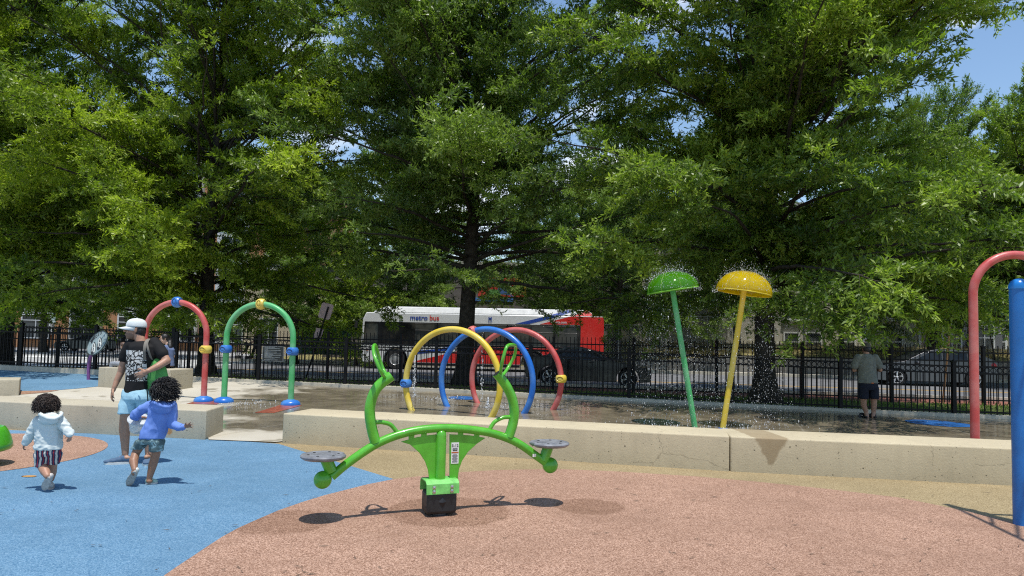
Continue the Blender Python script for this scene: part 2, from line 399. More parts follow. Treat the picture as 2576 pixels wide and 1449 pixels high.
# ------------------------------------------------------------------ the ground
def sheet(name, poly, mat, dz, label=None, grid=True):
    bm = bmesh.new(); vs = [bm.verts.new((p[0], p[1], 0)) for p in poly]; bm.faces.new(vs)
    if grid:
        x0 = min(p[0] for p in poly); x1 = max(p[0] for p in poly); y0 = min(p[1] for p in poly); y1 = max(p[1] for p in poly)
        def cut(co, no): bmesh.ops.bisect_plane(bm, geom=bm.verts[:] + bm.edges[:] + bm.faces[:], plane_co=co, plane_no=no, dist=1e-5)
        if y1 > 11:
            n0 = Vector((.16, 1, 0)).normalized()
            for q in (12, 13, 14, 15, 16, 17, 17.5, 18.5, 19.5, 20, 20.5, 21, 21.5): cut((0, q, 0), n0)
            for x in range(-26, 16, 3): cut((x, 0, 0), (1, 0, 0))
            cut((10.473, 0, 0), (1, 0, 0)); cut((-17.9, 0, 0), (1, 0, 0))
        for v in bm.verts: v.co.z = zt(v.co.x, v.co.y) + dz
    else:
        for v in bm.verts: v.co.z = dz
    bmesh.ops.triangulate(bm, faces=bm.faces[:])
    bmesh.ops.recalc_face_normals(bm, faces=bm.faces)
    if sum(f.normal.z for f in bm.faces) < 0: bmesh.ops.reverse_faces(bm, faces=bm.faces[:])
    me = bpy.data.meshes.new(name); bm.to_mesh(me); bm.free(); me.materials.append(mat)
    o = bpy.data.objects.new(name, me); COL.objects.link(o); struct(o)
    if label: o['label'] = label
    return o
def xy(p): return (p.x, p.y)
def roadY(X): return 29.6 - .16 * X          # centre line of the street
def fenceY(X): return 18.0 - .16 * X

M_earth = pm('earth', (.16, .13, .09), .95, var=.35, vs=2, bump=.4, bs=20, sp=.1)
sheet('ground', [(-900, -300), (900, -300), (900, 2200), (-900, 2200)], M_earth, -.05, 'bare earth under and beyond everything', grid=False)

M_blue = epdm('blue_rubber', (.105, .225, .342), (.050, .135, .245), (.21, .345, .47), .42)
M_terra = epdm('terracotta_rubber', (.325, .182, .118), (.125, .062, .040), (.60, .39, .285), .40, [(*xy(G(cx, cy)), rr) for cx, cy, rr in ((708, 1315, .40), (1128, 1288, .56), (1482, 1276, .33))], (.70, .66, .62))
M_tan = epdm('tan_rubber', (.30, .225, .115), (.15, .105, .05), (.46, .365, .21), .35)

wl0, wl1 = G(0, 1079), G(516, 1107)
wr = [G(709, 1115), G(1836, 1186), G(2549, 1222)]
dl = (wl1 - wl0).normalized(); dr = (wr[2] - wr[1]).normalized()
wl_far = wl0 - dl * 9; wr_far = wr[2] + dr * 9
sheet('tan_rubber_paving', [(-22, -9), (24, -9), (24, wr_far.y + .3), xy(wr[2] + Vector((0, .3, 0))), xy(wr[1] + Vector((0, .3, 0))), xy(wr[0] + Vector((0, .3, 0))), xy(wl1 + Vector((0, .3, 0))), xy(wl0 + Vector((0, .3, 0))), (-22, wl_far.y + 1)], M_tan, 0.0, 'tan rubber play surface along the bench walls', grid=False)
bl = [G(700, 1117), G(990, 1206), G(925, 1220), G(870, 1234), G(815, 1248), G(760, 1265), G(700, 1286), G(640, 1312), G(600, 1330), G(560, 1352), G(520, 1378), G(480, 1405), G(445, 1428), G(415, 1449), G(380, 1480)]
blue_poly = [xy(p) for p in bl] + [(-2.3, 2.0), (-2.9, -9), (-22, -9), (-22, wl_far.y + .2), xy(wl1 + Vector((0, .1, 0)))]
sheet('blue_rubber_paving', blue_poly, M_blue, .004, 'blue rubber play surface', grid=False)
te = [G(990, 1207), G(1060, 1199), G(1150, 1190), G(1250, 1184), G(1400, 1181), G(1560, 1188), G(1750, 1200), G(1900, 1213), G(2075, 1231), G(2259, 1253), G(2350, 1271), G(2442, 1290), G(2576, 1322), G(2900, 1420)]
ter_poly = [xy(p) for p in te] + [(5.6, 2.0), (4, -9), (-2.9, -9), (-2.3, 2.0)] + [xy(p) for p in reversed(bl[2:])]
sheet('terracotta_rubber_paving', ter_poly, M_terra, .008, 'terracotta rubber play surface in front of the seesaw', grid=False)
a_, b_, c_ = (Vector(xy(G(*q))) for q in ((0, 1187), (272, 1121), (70, 1092)))
D = 2 * (a_.x * (b_.y - c_.y) + b_.x * (c_.y - a_.y) + c_.x * (a_.y - b_.y))
ux = (a_.length_squared * (b_.y - c_.y) + b_.length_squared * (c_.y - a_.y) + c_.length_squared * (a_.y - b_.y)) / D
uy = (a_.length_squared * (c_.x - b_.x) + b_.length_squared * (a_.x - c_.x) + c_.length_squared * (b_.x - a_.x)) / D
rad = (a_ - Vector((ux, uy))).length
sheet('terracotta_rubber_circle', [(ux + rad * math.cos(t * math.pi / 32), uy + rad * math.sin(t * math.pi / 32)) for t in range(64)], M_terra, .008, 'round terracotta rubber patch set in the blue surface', grid=False)
SPIN = Vector((ux, uy, 0))
for cx, cy, r1_, r2_ in ((74, 1200, .07, .045),):
    p = G(cx, cy); sheet('paint_spot', [(p.x + r1_ * math.cos(t * math.pi / 12) * (1 + .2 * math.sin(3 * t)), p.y + r2_ * math.sin(t * math.pi / 12)) for t in range(24)], pm('ochre_spot', (.45, .24, .07), .8), .010, 'ochre spot worn into the blue rubber', grid=False)

# splash pad: wet concrete
def wet_pad():
    m, nt, n, b = new_mat('wet_concrete')
    tcn = N(nt, 'ShaderNodeTexCoord').outputs['Object']
    xyz = N(nt, 'ShaderNodeSeparateXYZ'); L(nt, tcn, xyz.inputs[0]); X, Y = xyz.outputs[0], xyz.outputs[1]
    a = noise_tex(nt, .42, 5, .6, tcn); f = noise_tex(nt, 30, 5, .6, tcn); c2 = noise_tex(nt, 2.3, 5, .6, tcn)
    w = math_n(nt, 'ADD', X, math_n(nt, 'MULTIPLY', math_n(nt, 'SUBTRACT', a.outputs[0], .5), 9.0))
    wx = ramp(nt, math_n(nt, 'MULTIPLY_ADD', w, .1, .5), ((0.0, 0.0), (.01, 0.0))); 
    wetx = N(nt, 'ShaderNodeMapRange'); L(nt, w, wetx.inputs[0]); wetx.inputs[1].default_value = -6.2; wetx.inputs[2].default_value = -5.2
    wy = math_n(nt, 'ADD', Y, math_n(nt, 'MULTIPLY', math_n(nt, 'SUBTRACT', c2.outputs[0], .5), 1.2))
    wety = N(nt, 'ShaderNodeMapRange'); L(nt, wy, wety.inputs[0]); wety.inputs[1].default_value = 11.15; wety.inputs[2].default_value = 11.5
    entry = N(nt, 'ShaderNodeMapRange'); L(nt, X, entry.inputs[0]); entry.inputs[1].default_value = -3.2; entry.inputs[2].default_value = -3.0
    wet = math_n(nt, 'MULTIPLY', wetx.outputs[0], math_n(nt, 'MAXIMUM', wety.outputs[0], entry.outputs[0]))
    spots = ramp(nt, noise_tex(nt, 1.5, 3, .5, tcn).outputs[0], ((.60, 0.0), (.66, .55))).outputs[0]
    wet = math_n(nt, 'MAXIMUM', wet, spots)
    dry = ramp(nt, a.outputs[0], ((.3, (.42, .38, .30)), (.7, (.54, .50, .42)))).outputs[0]
    wc = ramp(nt, c2.outputs[0], ((.3, (.12, .098, .066)), (.6, (.215, .175, .115)), (.78, (.30, .25, .165)))).outputs[0]
    col = mixc(nt, wet, dry, wc)
    # saw cuts
    u = math_n(nt, 'ADD', math_n(nt, 'MULTIPLY', X, .16), Y)
    for e, per in ((u, 3.05), (math_n(nt, 'ADD', math_n(nt, 'MULTIPLY', Y, -.30), X), 3.05)):
        k = math_n(nt, 'LESS_THAN', math_n(nt, 'ABSOLUTE', math_n(nt, 'SUBTRACT', math_n(nt, 'FRACT', math_n(nt, 'DIVIDE', e, per)), .5)), .006)
        col = mixc(nt, math_n(nt, 'MULTIPLY', k, .6), col, (.33, .29, .22))
    col = mixc(nt, math_n(nt, 'MULTIPLY', ramp(nt, f.outputs[0], ((.4, 0.0), (.7, 1.0))).outputs[0], .15), col, (.5, .46, .38))
    L(nt, col, b.inputs['Base Color'])
    rw = ramp(nt, c2.outputs[0], ((.35, .05), (.7, .24))).outputs[0]
    mr = N(nt, 'ShaderNodeMix'); L(nt, wet, mr.inputs[0]); mr.inputs[2].default_value = .8; L(nt, rw, mr.inputs[3]); L(nt, mr.outputs[0], b.inputs['Roughness'])
    spec(b, .5)
    rip = noise_tex(nt, 5, 4, .6, tcn)
    add_bump(nt, b, math_n(nt, 'ADD', math_n(nt, 'MULTIPLY', f.outputs[0], .25), rip.outputs[0]), .10, .02)
    return m
M_wet = wet_pad()
pad = [xy(wl_far + Vector((0, .35, 0))), xy(wl1 + Vector((0, .0, 0))), xy(wr[0]), xy(wr[1] + Vector((0, .2, 0))), xy(wr[2] + Vector((0, .2, 0))), xy(wr_far + Vector((0, .2, 0))), (18, fenceY(18) + .3), (-26, fenceY(-26) + .3), (-26, 12)]
# entry edge follows the blue rubber's back edge
pad[1:3] = [xy(wl1 + Vector((0, .12, 0))), xy(G(524, 1108)), xy(G(690, 1114.5)), xy(wr[0] + Vector((0, .12, 0)))]
sheet('splash_pad_paving', pad, M_wet, .016, 'concrete splash pad, wet around the water play pipes')
lp = [GT(0, 934), GT(120, 937), GT(245, 941), GT(262, 962), GT(246, 974), GT(200, 979), GT(150, 983), GT(90, 985), GT(40, 986), GT(-60, 987), GT(-300, 985), GT(-300, 936)]
sheet('blue_rubber_paving', [xy(p) for p in lp], M_blue, .021, 'blue rubber surface around the purple sign')
lp = [GT(-200, 986), GT(40, 986.2), GT(90, 985.3), GT(150, 983.4), GT(120, 989), GT(75, 993), GT(30, 996), GT(-200, 998)]
sheet('terracotta_rubber_paving', [xy(p) for p in lp], M_terra, .022, 'thin terracotta strip between the blue rubber and the splash pad')
M_redc = pm('red_concrete', (.30, .085, .05), .3, var=.25, vs=9)
sheet('red_paving_band', [xy(GT(*q)) for q in ((640, 1041), (712, 1019), (760, 1022), (690, 1041))], M_redc, .021, 'red painted band in the wet concrete')
sheet('red_paving_band', [xy(GT(*q)) for q in ((468, 1018), (505, 1008), (560, 1011), (545, 1020))], M_redc, .021, 'red painted band beside the red arch foot')
M_bluec = pm('blue_painted_concrete', (.03, .14, .42), .22, var=.3, vs=5)
for cx, cy, rr in ((1165, 1003, .36), (2362, 1067, .62)):
    p = GT(cx, cy); sheet('blue_paving_spot', [(p.x + rr * math.cos(t * math.pi / 20), p.y + rr * math.sin(t * math.pi / 20)) for t in range(40)], M_bluec, .021, 'round blue painted spot on the splash pad')

# verge, brick walk, street
def strip(off0, off1, x0=-60, x1=60, f=fenceY): return [(x0, f(x0) + off0), (x1, f(x1) + off0), (x1, f(x1) + off1), (x0, f(x0) + off1)]
def lawn_mat(name, a, b2, c3):
    m, nt, n, b = new_mat(name); t = noise_tex(nt, 1.2, 6, .65); t2 = noise_tex(nt, 40, 4, .7)
    s = math_n(nt, 'ADD', math_n(nt, 'MULTIPLY', t.outputs[0], .6), math_n(nt, 'MULTIPLY', t2.outputs[0], .4))
    L(nt, ramp(nt, s, ((.35, a), (.5, b2), (.66, c3))).outputs[0], b.inputs['Base Color']); b.inputs['Roughness'].default_value = .9; spec(b, .2)
    add_bump(nt, b, t2.outputs[0], .8, .03); return m
M_lawn = lawn_mat('verge_lawn', (.05, .07, .02), (.10, .13, .03), (.22, .19, .08))
M_dry = lawn_mat('dry_lawn', (.10, .11, .035), (.23, .20, .08), (.42, .33, .14))
sheet('verge', strip(.30, 4.3), M_lawn, .012, 'patchy grass between the two fences')
M_walk = brick('brick_paving', (.30, .115, .08), (.24, .09, .065), (.27, .2, .16), 1.0)
sheet('pavement', strip(4.3, 6.1), M_walk, .012, 'red brick pavement beside the street', grid=True)
M_asph = pm('asphalt', (.155, .155, .16), .9, var=.25, vs=1.4, bump=.3, bs=120, sp=.25)
sheet('road', strip(-5.3, 9.2, -160, 160, roadY), M_asph, .0, 'grey asphalt street', grid=False)
M_yel = pm('yellow_road_paint', (.62, .36, .05), .7, var=.25, vs=8)
M_wht = pm('white_road_paint', (.72, .72, .69), .75, var=.2, vs=5)
for o in (-.2, .12): sheet('road_marking', strip(o, o + .12, -14, 120, roadY), M_yel, .004, 'yellow centre line on the street', grid=False)
sheet('road', [(-60, 38), (-17.5, 38), (-17.5, 140), (-60, 140)], M_asph, .002, 'side street going back on the left', grid=False)
for k in range(10):
    y = 26.2 + k * 1.25 + .12
    sheet('road_marking', [(-30, y + 4.6), (-14.6, y + 2.4), (-14.6, y + 3.0), (-30, y + 5.2)], M_wht, .006, 'white crosswalk bar on the left of the street', grid=False)
for k in range(9):
    y = 41 + k * 2.0
    sheet('road_marking', [(-45, y), (-20, y), (-20, y + .8), (-45, y + .8)], M_wht, .010, 'white crosswalk bar across the side street', grid=False)
M_kerb = concrete('kerb_concrete', (.50, .46, .37), pits=False)
def kerb(name, f, o0, o1, h, x0, x1, label, step=3.0, base=True):
    mb = MB(); xs = np.arange(x0, x1, step)
    for x in xs:
        xa, xb = float(x), float(min(x + step, x1))
        pts = []
        for xx in (xa, xb):
            for oo in (o0, o1):
                yy = f(xx) + oo; zz = zt(xx, yy) if base else 0
                pts.append((xx, yy, zz - .06)); pts.append((xx, yy, zz + h))
        mb.add(pts, [(0, 4, 5, 1), (2, 3, 7, 6), (1, 5, 7, 3), (0, 1, 3, 2), (4, 6, 7, 5)])
    o = mb.build(name, M_kerb, None, smooth=0); struct(o); o['label'] = label; return o
kerb('kerb', fenceY, -.16, .16, .085, -9.4, 16, 'low concrete kerb under the near fence')
kerb('kerb', fenceY, -.20, .16, .16, -26, -9.42, 'higher concrete kerb under the left end of the near fence')
kerb('kerb', roadY, -5.5, -5.3, .14, -60, 60, 'kerb on the near side of the street', base=False)
kerb('kerb', roadY, 9.2, 9.4, .14, -17, 60, 'kerb on the far side of the street', base=False)
M_pave = pm('far_pavement', (.42, .39, .34), .9, var=.2, vs=1.5, bump=.2, sp=.2)
sheet('pavement', strip(9.4, 11.4, -17, 90, roadY), M_pave, .10, 'pavement on the far side of the street', grid=False)
sheet('lawn', strip(11.4, 60, -17, 4, roadY), M_dry, .05, 'dry ground behind the far pavement', grid=False)

# bench walls
M_cw = concrete('bench_concrete', (.50, .425, .285))
M_cwl = concrete('bench_concrete_grey', (.44, .39, .29), rust=((G(446, 1096).x), .10))
ps = G(1908, 1175)
M_cws = concrete('bench_concrete_stained', (.50, .425, .285), stain=(ps.x, .23, .44, .06))
def bench(name, a, b, th, h, mat, label, z0=None, skew=0.0):
    a = Vector(a); b = Vector(b); d = (b - a).normalized(); n = Vector((-d.y, d.x, 0)) * th
    za = zt(a.x, a.y) if z0 is None else z0; ht = Vector((0, 0, za + h)); lo = Vector((0, 0, za - .05))
    mb = MB(); q = [Vector((p.x, p.y, 0)) for p in (a, b, b + n + d * skew, a + n)]
    mb.add([p + lo for p in q] + [p + ht for p in q], [(3, 2, 1, 0), (4, 5, 6, 7), (0, 1, 5, 4), (1, 2, 6, 5), (2, 3, 7, 6), (3, 0, 4, 7)])
    bm = bmesh.new(); me = bpy.data.meshes.new(name); me.from_pydata(mb.v, [], mb.f); bm.from_mesh(me)
    bmesh.ops.bevel(bm, geom=[e for e in bm.edges], offset=.022, segments=3, affect='EDGES', profile=.6)
    bm.to_mesh(me); bm.free(); me.materials.append(mat)
    o = link(me, name, None, Vector((0, 0, 0)), 40); return tag(o, label, 'bench wall', 'concrete bench walls')
bench('bench_wall', wl_far, wl1, .80, .43, M_cwl, 'long grey concrete bench wall behind the toddler, ending at the entry gap', skew=-.24)
gap = dr * .006
bench('bench_wall', wr[0], wr[1] - gap, .80, .43, M_cw, 'concrete bench wall behind the green seesaw, right of the entry gap')
bench('bench_wall', wr[1] + gap, wr_far, .86, .43, M_cws, 'concrete bench wall with a dark wedge-shaped damp stain on its face')
pA = GT(47, 997); bench('bench_wall', (pA.x - 2.8, pA.y - .9, 0), (pA.x, pA.y, 0), .9, .44, M_cwl, 'short concrete bench wall cut off by the left edge, beyond the long one', skew=-.25)
pB = GT(245, 975); pB2 = GT(427, 986)
bench('bench_wall', pB, pB2, .8, .50, M_cwl, 'short concrete bench wall where the seated woman rests, behind the man')
CHB = (pB, pB2)
# ------------------------------------------------------------------ play equipment
M_green = pm('seesaw_green', (.085, .39, .022), .32, var=.16, vs=9, bump=.05, bs=120, coat=.3)
M_greenw = pm('bracket_green_worn', (.17, .52, .12), .45, var=.25, vs=18, bump=.1, bs=80)
M_grey = pm('seat_grey_plastic', (.21, .215, .23), .42, var=.30, vs=14, bump=.1, bs=90)
M_black = pm('black_rubber', (.012, .012, .013), .5, var=.2, vs=12, bump=.1, bs=60)
M_steel = pm('steel', (.55, .55, .56), .28, metal=1.0, var=.1)
M_label = pm('white_label', (.75, .74, .70), .5, var=.05)
M_ink = pm('label_ink', (.03, .03, .03), .6, var=0)
M_orange = pm('label_orange', (.45, .10, .02), .6, var=0)
M_dk = pm('dark_opening', (.006, .008, .006), .7, var=0)

SO = Vector((-.607, 6.25, 0)); ST = R(21.5)
sa = Vector((math.cos(ST), math.sin(ST), 0)); sn = Vector((-math.sin(ST), math.cos(ST), 0))
def sp(zx, zy, v=0.0):                     # point of the seesaw's own plane, v metres behind it
    px, py = 723.3 + zx / 2.711, 817.6 + zy / 2.711
    d = ray(px, py); o = SO + sn * v; t = (o - EYE).dot(sn) / d.dot(sn); return EYE + d * t
def seesaw():
    t = thing('seesaw', 'bright green seesaw with two round grey seats on the terracotta surface', 'seesaw', SO)
    # beam, with the ball ends
    bp = catmull([sp(300, 1035), sp(420, 935), sp(600, 815), sp(760, 748), sp(920, 713), sp(1085, 703), sp(1240, 713), sp(1400, 740), sp(1560, 800), sp(1700, 895), sp(1775, 950)], 6)
    MB().tube(bp, .0375, 20).build('beam', M_green, t)
    for q, r_ in (((240, 1056), .074), ((1791, 957), .074)):
        MB().ell(sp(*q), r_, None, 28, 18).build('end_ball', M_green, t)
    # upright tube and flared web plates
    z0, z1_ = sp(1063, 1062), sp(1067, 770)
    stem = [SO + Vector((0, 0, .31)), SO + Vector((0, 0, .70))]
    st = [SO + Vector((0, 0, z)) - sn * .012 for z in (.29, .70, .725, .742, .75)]
    MB().tube(st, [.046, .046, .042, .028, .006], 22).build('upright_tube', M_green, t)
    def uw(zx, zy): p = sp(zx, zy) - SO; return (p.dot(sa), p.z)
    right = [(1104, 1060), (1160, 1060), (1168, 985), (1190, 925), (1230, 865), (1290, 810), (1350, 770), (1330, 766), (1240, 752), (1104, 745)]
    left = [(1024, 1060), (966, 1060), (958, 990), (937, 930), (898, 870), (835, 815), (772, 796), (800, 788), (880, 766), (960, 752), (1024, 745)]
    Ms = Matrix((sa, sn, Vector((0, 0, 1)))).transposed()
    for poly in (right, left):
        poly = [uw(*q) for q in poly]
        MB().prism(poly, .012, SO, Ms).build('web_plate', M_green, t, bevel=.003)
    for q in ((1180, 745), (1290, 758), (930, 752), (845, 768)):
        MB().box(sp(*q), (.05, .010, .05), Ms).build('weld_tab', M_green, t)
    # bracket, bolts, rubber spring block, foot
    for s, nm in ((-1, 'bracket_plate'), (1, 'bracket_plate')):
        br = MB(); y0 = s * .115
        pr = [(y0 * .62, .325), (y0, .295), (y0 * 1.06, .205), (y0 * 1.06 - s * .008, .205), (y0 - s * .008, .288), (y0 * .62 - s * .006, .316)]
        vs = []
        for u in (-.148, .148):
            for v, w in pr: vs.append(SO + sa * u + sn * v + Vector((0, 0, w)))
        k = len(pr); fs = [tuple(range(k)), tuple(range(2 * k - 1, k - 1, -1))] + [(i, i + k, (i + 1) % k + k, (i + 1) % k) for i in range(k)]
        b = br.add(vs, fs).build(nm, M_greenw, t, bevel=.004)
        if s < 0:
            for u in (-.082, .078):
                for w in (.268, .232):
                    c = SO + sa * u + sn * (y0 * 1.03 + s * .006) + Vector((0, 0, w))
                    Mb = Matrix((sa, Vector((0, 0, 1)), -sn)).transposed()
                    MB().lathe([(.016, 0), (.016, .004), (.009, .005), (.009, .010), (.004, .014), (0, .014)], c, 16, Mb).build('bolt', M_steel, b)
    top = MB(); top.box(SO + Vector((0, 0, .315)), (.296, .15, .012), Ms); top.build('bracket_top', M_greenw, t, bevel=.003)
    blk = MB(); blk.box(SO + Vector((0, 0, .125)), (.27, .215, .19), Ms); bo = blk.build('rubber_block', M_black, t, bevel=.028, segs=4)
    dm = MB(); c = SO + Vector((.0, 0, .135)) - sn * .1065
    Md = Matrix((sa, sn, Vector((0, 0, 1)))).transposed()
    dm.add([c + sa * x + Vector((0, 0, z)) + sn * y for x, z, y in ((-.037, 0, 0), (0, -.05, 0), (.037, 0, 0), (0, .05, 0), (0, 0, -.02))], [(0, 1, 4), (1, 2, 4), (2, 3, 4), (3, 0, 4), (3, 2, 1, 0)])
    dm.build('diamond_boss', M_black, bo, smooth=0)
    MB().lathe([(.085, 0), (.085, .012), (.07, .014), (.07, .06), (0, .06)], SO, 24).build('ground_socket', pm('socket_grey', (.06, .065, .075), .5, var=.2), t)
    # seats
    for q, z in (((246, 893), 0), ((1785, 808), 0)):
        c = sp(*q)
        prof = [(0, -.028), (.12, -.030), (.165, -.024), (.187, -.008), (.190, .004), (.184, .014), (.172, .018), (.16, .016), (.10, .012), (.098, .016), (.07, .017), (0, .017)]
        n = 48; vs = []; fs = []
        for r_, zz in prof:
            for j in range(n):
                a = 2 * math.pi * j / n
                da = (a - math.atan2(-c.y + SO.y, -c.x + SO.x) + math.pi) % (2 * math.pi) - math.pi
                k = 1 - .22 * math.exp(-(da / .16) ** 2) if r_ > .15 else 1
                vs.append(c + Vector((r_ * k * math.cos(a), r_ * k * math.sin(a), zz)))
        for i in range(len(prof) - 1):
            for j in range(n): fs.append((i * n + j, i * n + (j + 1) % n, (i + 1) * n + (j + 1) % n, (i + 1) * n + j))
        se = MB().add(vs, fs).build('seat', M_grey, t, smooth=35)
        for j in range(6):
            a = j * math.pi / 3 + .4
            MB().ell(c + Vector((.125 * math.cos(a), .125 * math.sin(a), .0145)), (.013, .013, .004), None, 10, 6).build('seat_screw', M_dk, se)
    MB().tube([sp(300, 1000), sp(262, 915)], .05, 18).build('seat_post', M_green, t)
    MB().tube([sp(1745, 925), sp(1777, 835)], .05, 18).build('seat_post', M_green, t)
    # curved masts with looped handlebars and foot rests
    for mast, loops, hoop, side in (
        ([(600, 800), (578, 720), (562, 620), (565, 545), (590, 465), (632, 405), (708, 348)], [(690, 360), (652, 300), (618, 200), (600, 140), (586, 150), (590, 200), (612, 262), (640, 325), (662, 355)], [(600, 665), (650, 664), (705, 682), (748, 735)], -1),
        ([(1508, 765), (1535, 680), (1546, 600), (1536, 520), (1510, 450), (1478, 395), (1428, 330)], [(1452, 330), (1462, 260), (1488, 165), (1508, 138), (1542, 136), (1556, 152), (1545, 215), (1505, 290), (1462, 352)], [(1518, 628), (1468, 632), (1412, 662), (1380, 710)], 1)):
        pts = catmull([sp(*q) for q in mast], 7)
        mo = MB().tube(pts, .0455, 20).build('mast', M_green, t)
        e = pts[-1]; d = (pts[-1] - pts[-2]).normalized()
        qm = d.to_track_quat('Z', 'Y').to_matrix()
        MB().lathe([(.041, .001), (.041, .002), (0, .0025)], e, 20, qm).build('end_cap', M_dk, mo)
        # the loop lies across the axis: v swings from front to back along it
        k = len(loops); lp = []
        for i, q in enumerate(loops):
            f = i / (k - 1); v = lerp(.14, -.14, clamp((f - .3) / .4, 0, 1)) if side < 0 else lerp(-.14, .14, clamp((f - .3) / .4, 0, 1))
            if i in (0, k - 1): v *= .25
            lp.append(sp(q[0], q[1], v))
        MB().tube(catmull(lp, 8), .0155, 14).build('handlebar', M_green, t)
        MB().tube(catmull([sp(*q) for q in hoop], 8), .0185, 14).build('foot_rest', M_green, t)
    # instruction label
    c = sp(1140, 872) - sn * .0085
    lb = MB(); lb.box(c, (.07, .002, .187), Ms); lo = lb.build('label', M_label, t)
    ink = MB(); Mt = Ms; cf = c - sn * .0022
    text_mesh(ink, '5-12', .034, Mt, cf + Vector((0, 0, .066)), 0, .0006, .0005)
    for i, w in enumerate((.042, .05, .048)): ink.box(cf + Vector((0, 0, .045 - .006 * i)), (w, .0008, .0025), Ms)
    ink.box(cf + Vector((0, 0, .024)), (.044, .0008, .008), Ms)
    for i in range(12): ink.box(cf + Vector((0, 0, -.012 - .0062 * i)), (.05 if i % 4 else .034, .0008, .0022), Ms)
    ink.build('print', M_ink, lo, smooth=0)
    ob = MB(); ob.box(cf + Vector((0, 0, .005)), (.064, .0008, .011), Ms); ob.build('label_band', M_orange, lo, smooth=0)
    c2 = sp(1672, 885) - sn * .0385
    MB().box(c2 + Vector((0, 0, .0)), (.035, .003, .028), Matrix.Rotation(0, 3, 'Y') @ Ms).build('sticker', M_label, t)
    return t
seesaw()

# splash pipes
P_red = paint_worn('splash_red', (.50, .065, .06), (.60, .26, .23))
P_green = paint_worn('splash_green', (.07, .40, .13), (.24, .50, .28))
P_blue = paint_worn('splash_blue', (.012, .13, .50), (.10, .28, .60), .3)
P_yel = paint_worn('splash_yellow', (.70, .49, .035), (.74, .62, .22))
P_pink = paint_worn('splash_pink', (.60, .16, .14), (.66, .28, .24))
def bead(name, c, axis, facing, mat, parent, r=.105, ln=.10):
    """hollow moulded spinner threaded on a pipe, with an oval mouth towards the viewer"""
    axis = Vector(axis).normalized(); f = Vector(facing); f = (f - axis * f.dot(axis)).normalized(); s = axis.cross(f)
    Q = Matrix((s, f, axis)).transposed()
    o = MB().lathe([(.066, -ln), (r * .80, -ln * .95), (r * .97, -ln * .55), (r * 1.02, 0), (r * .97, ln * .55), (r * .80, ln * .95), (.066, ln)], c, 28, Q).build(name, mat, parent, smooth=50)
    for sg in (1,):
        m = MB(); cc = Vector(c) + f * (r * .90)
        n = 22; ring = []
        for j in range(n):
            a = 2 * math.pi * j / n; x, z = .075 * math.cos(a), .052 * math.sin(a)
            ring.append(cc + s * x + axis * z + f * (.012 - 2.6 * (x * x)))
        m.tube(ring, .009, 6, closed=True); m.build('mouth_rim', mat, o)
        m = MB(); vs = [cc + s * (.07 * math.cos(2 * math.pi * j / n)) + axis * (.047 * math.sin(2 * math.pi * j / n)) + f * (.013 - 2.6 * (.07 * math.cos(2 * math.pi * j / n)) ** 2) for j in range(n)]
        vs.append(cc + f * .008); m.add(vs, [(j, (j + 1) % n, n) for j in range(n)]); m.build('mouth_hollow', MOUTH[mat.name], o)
    return o
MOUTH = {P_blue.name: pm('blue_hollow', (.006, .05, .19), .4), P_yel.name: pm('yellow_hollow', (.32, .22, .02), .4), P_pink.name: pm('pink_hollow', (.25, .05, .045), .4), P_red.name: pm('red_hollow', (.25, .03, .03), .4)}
def foot(c, mat, parent):
    MB().lathe([(.20, 0), (.205, .02), (.19, .07), (.145, .105), (.085, .12), (.07, .13), (0, .13)], c, 32).build('base_collar', mat, parent, smooth=50)
VIEW = Vector((-.35, -1, .05))
def arch(lab, pipe, a, b, top, beads, r=.062):
    a, b = Vector(a), Vector(b); ctr = (a + b) / 2
    t = thing('water_arch', lab, 'water arch', ctr, 'water arches')
    d = (b - a); hw = d.length / 2; d.normalize(); sag = top - hw * .96
    pts = [a, lerp(a, a + Vector((0, 0, sag - a.z)), .5)]
    for k in range(25):
        th = math.pi - math.pi * k / 24
        pts.append(Vector((ctr.x, ctr.y, sag)) + d * (hw * math.cos(th)) + Vector((0, 0, hw * .96 * math.sin(th))))
    pts += [lerp(b, b + Vector((0, 0, sag - b.z)), .5), b]
    MB().tube(pts, r, 20).build('pipe', pipe, t, smooth=60)
    for where, m in beads:
        if where == 'top': bead('spinner', Vector((ctr.x, ctr.y, top)), d, VIEW, m, t, .118, .085)
        else:
            p = b if where[0] == 'r' else a
            bead('spinner', Vector((p.x, p.y, where[1])), (0, 0, 1), VIEW, m, t, .122, .085)
    foot(a, P_blue, t); foot(b, P_blue, t); return t
ga, gb = GT(563, 1013), GT(731, 1020)
ym = (ga.y + gb.y) / 2
arch('green water arch with a yellow spinner on top and blue spinners on both legs', P_green, ga, gb, atY(655, 765, ym).z, [('top', P_yel), (('l', atY(567, 878, ga.y).z), P_blue), (('r', atY(735, 884, gb.y).z), P_blue)])
rb = GT(512, 1011); ra = GT(357, 1004)
arch('red water arch behind the man, with a blue spinner on top', P_red, ra, rb, atY(441, 760, (ra.y + rb.y) / 2).z, [('top', P_blue), (('r', atY(516, 879, rb.y).z), P_yel), (('l', atY(364, 872, ra.y).z), P_yel)])

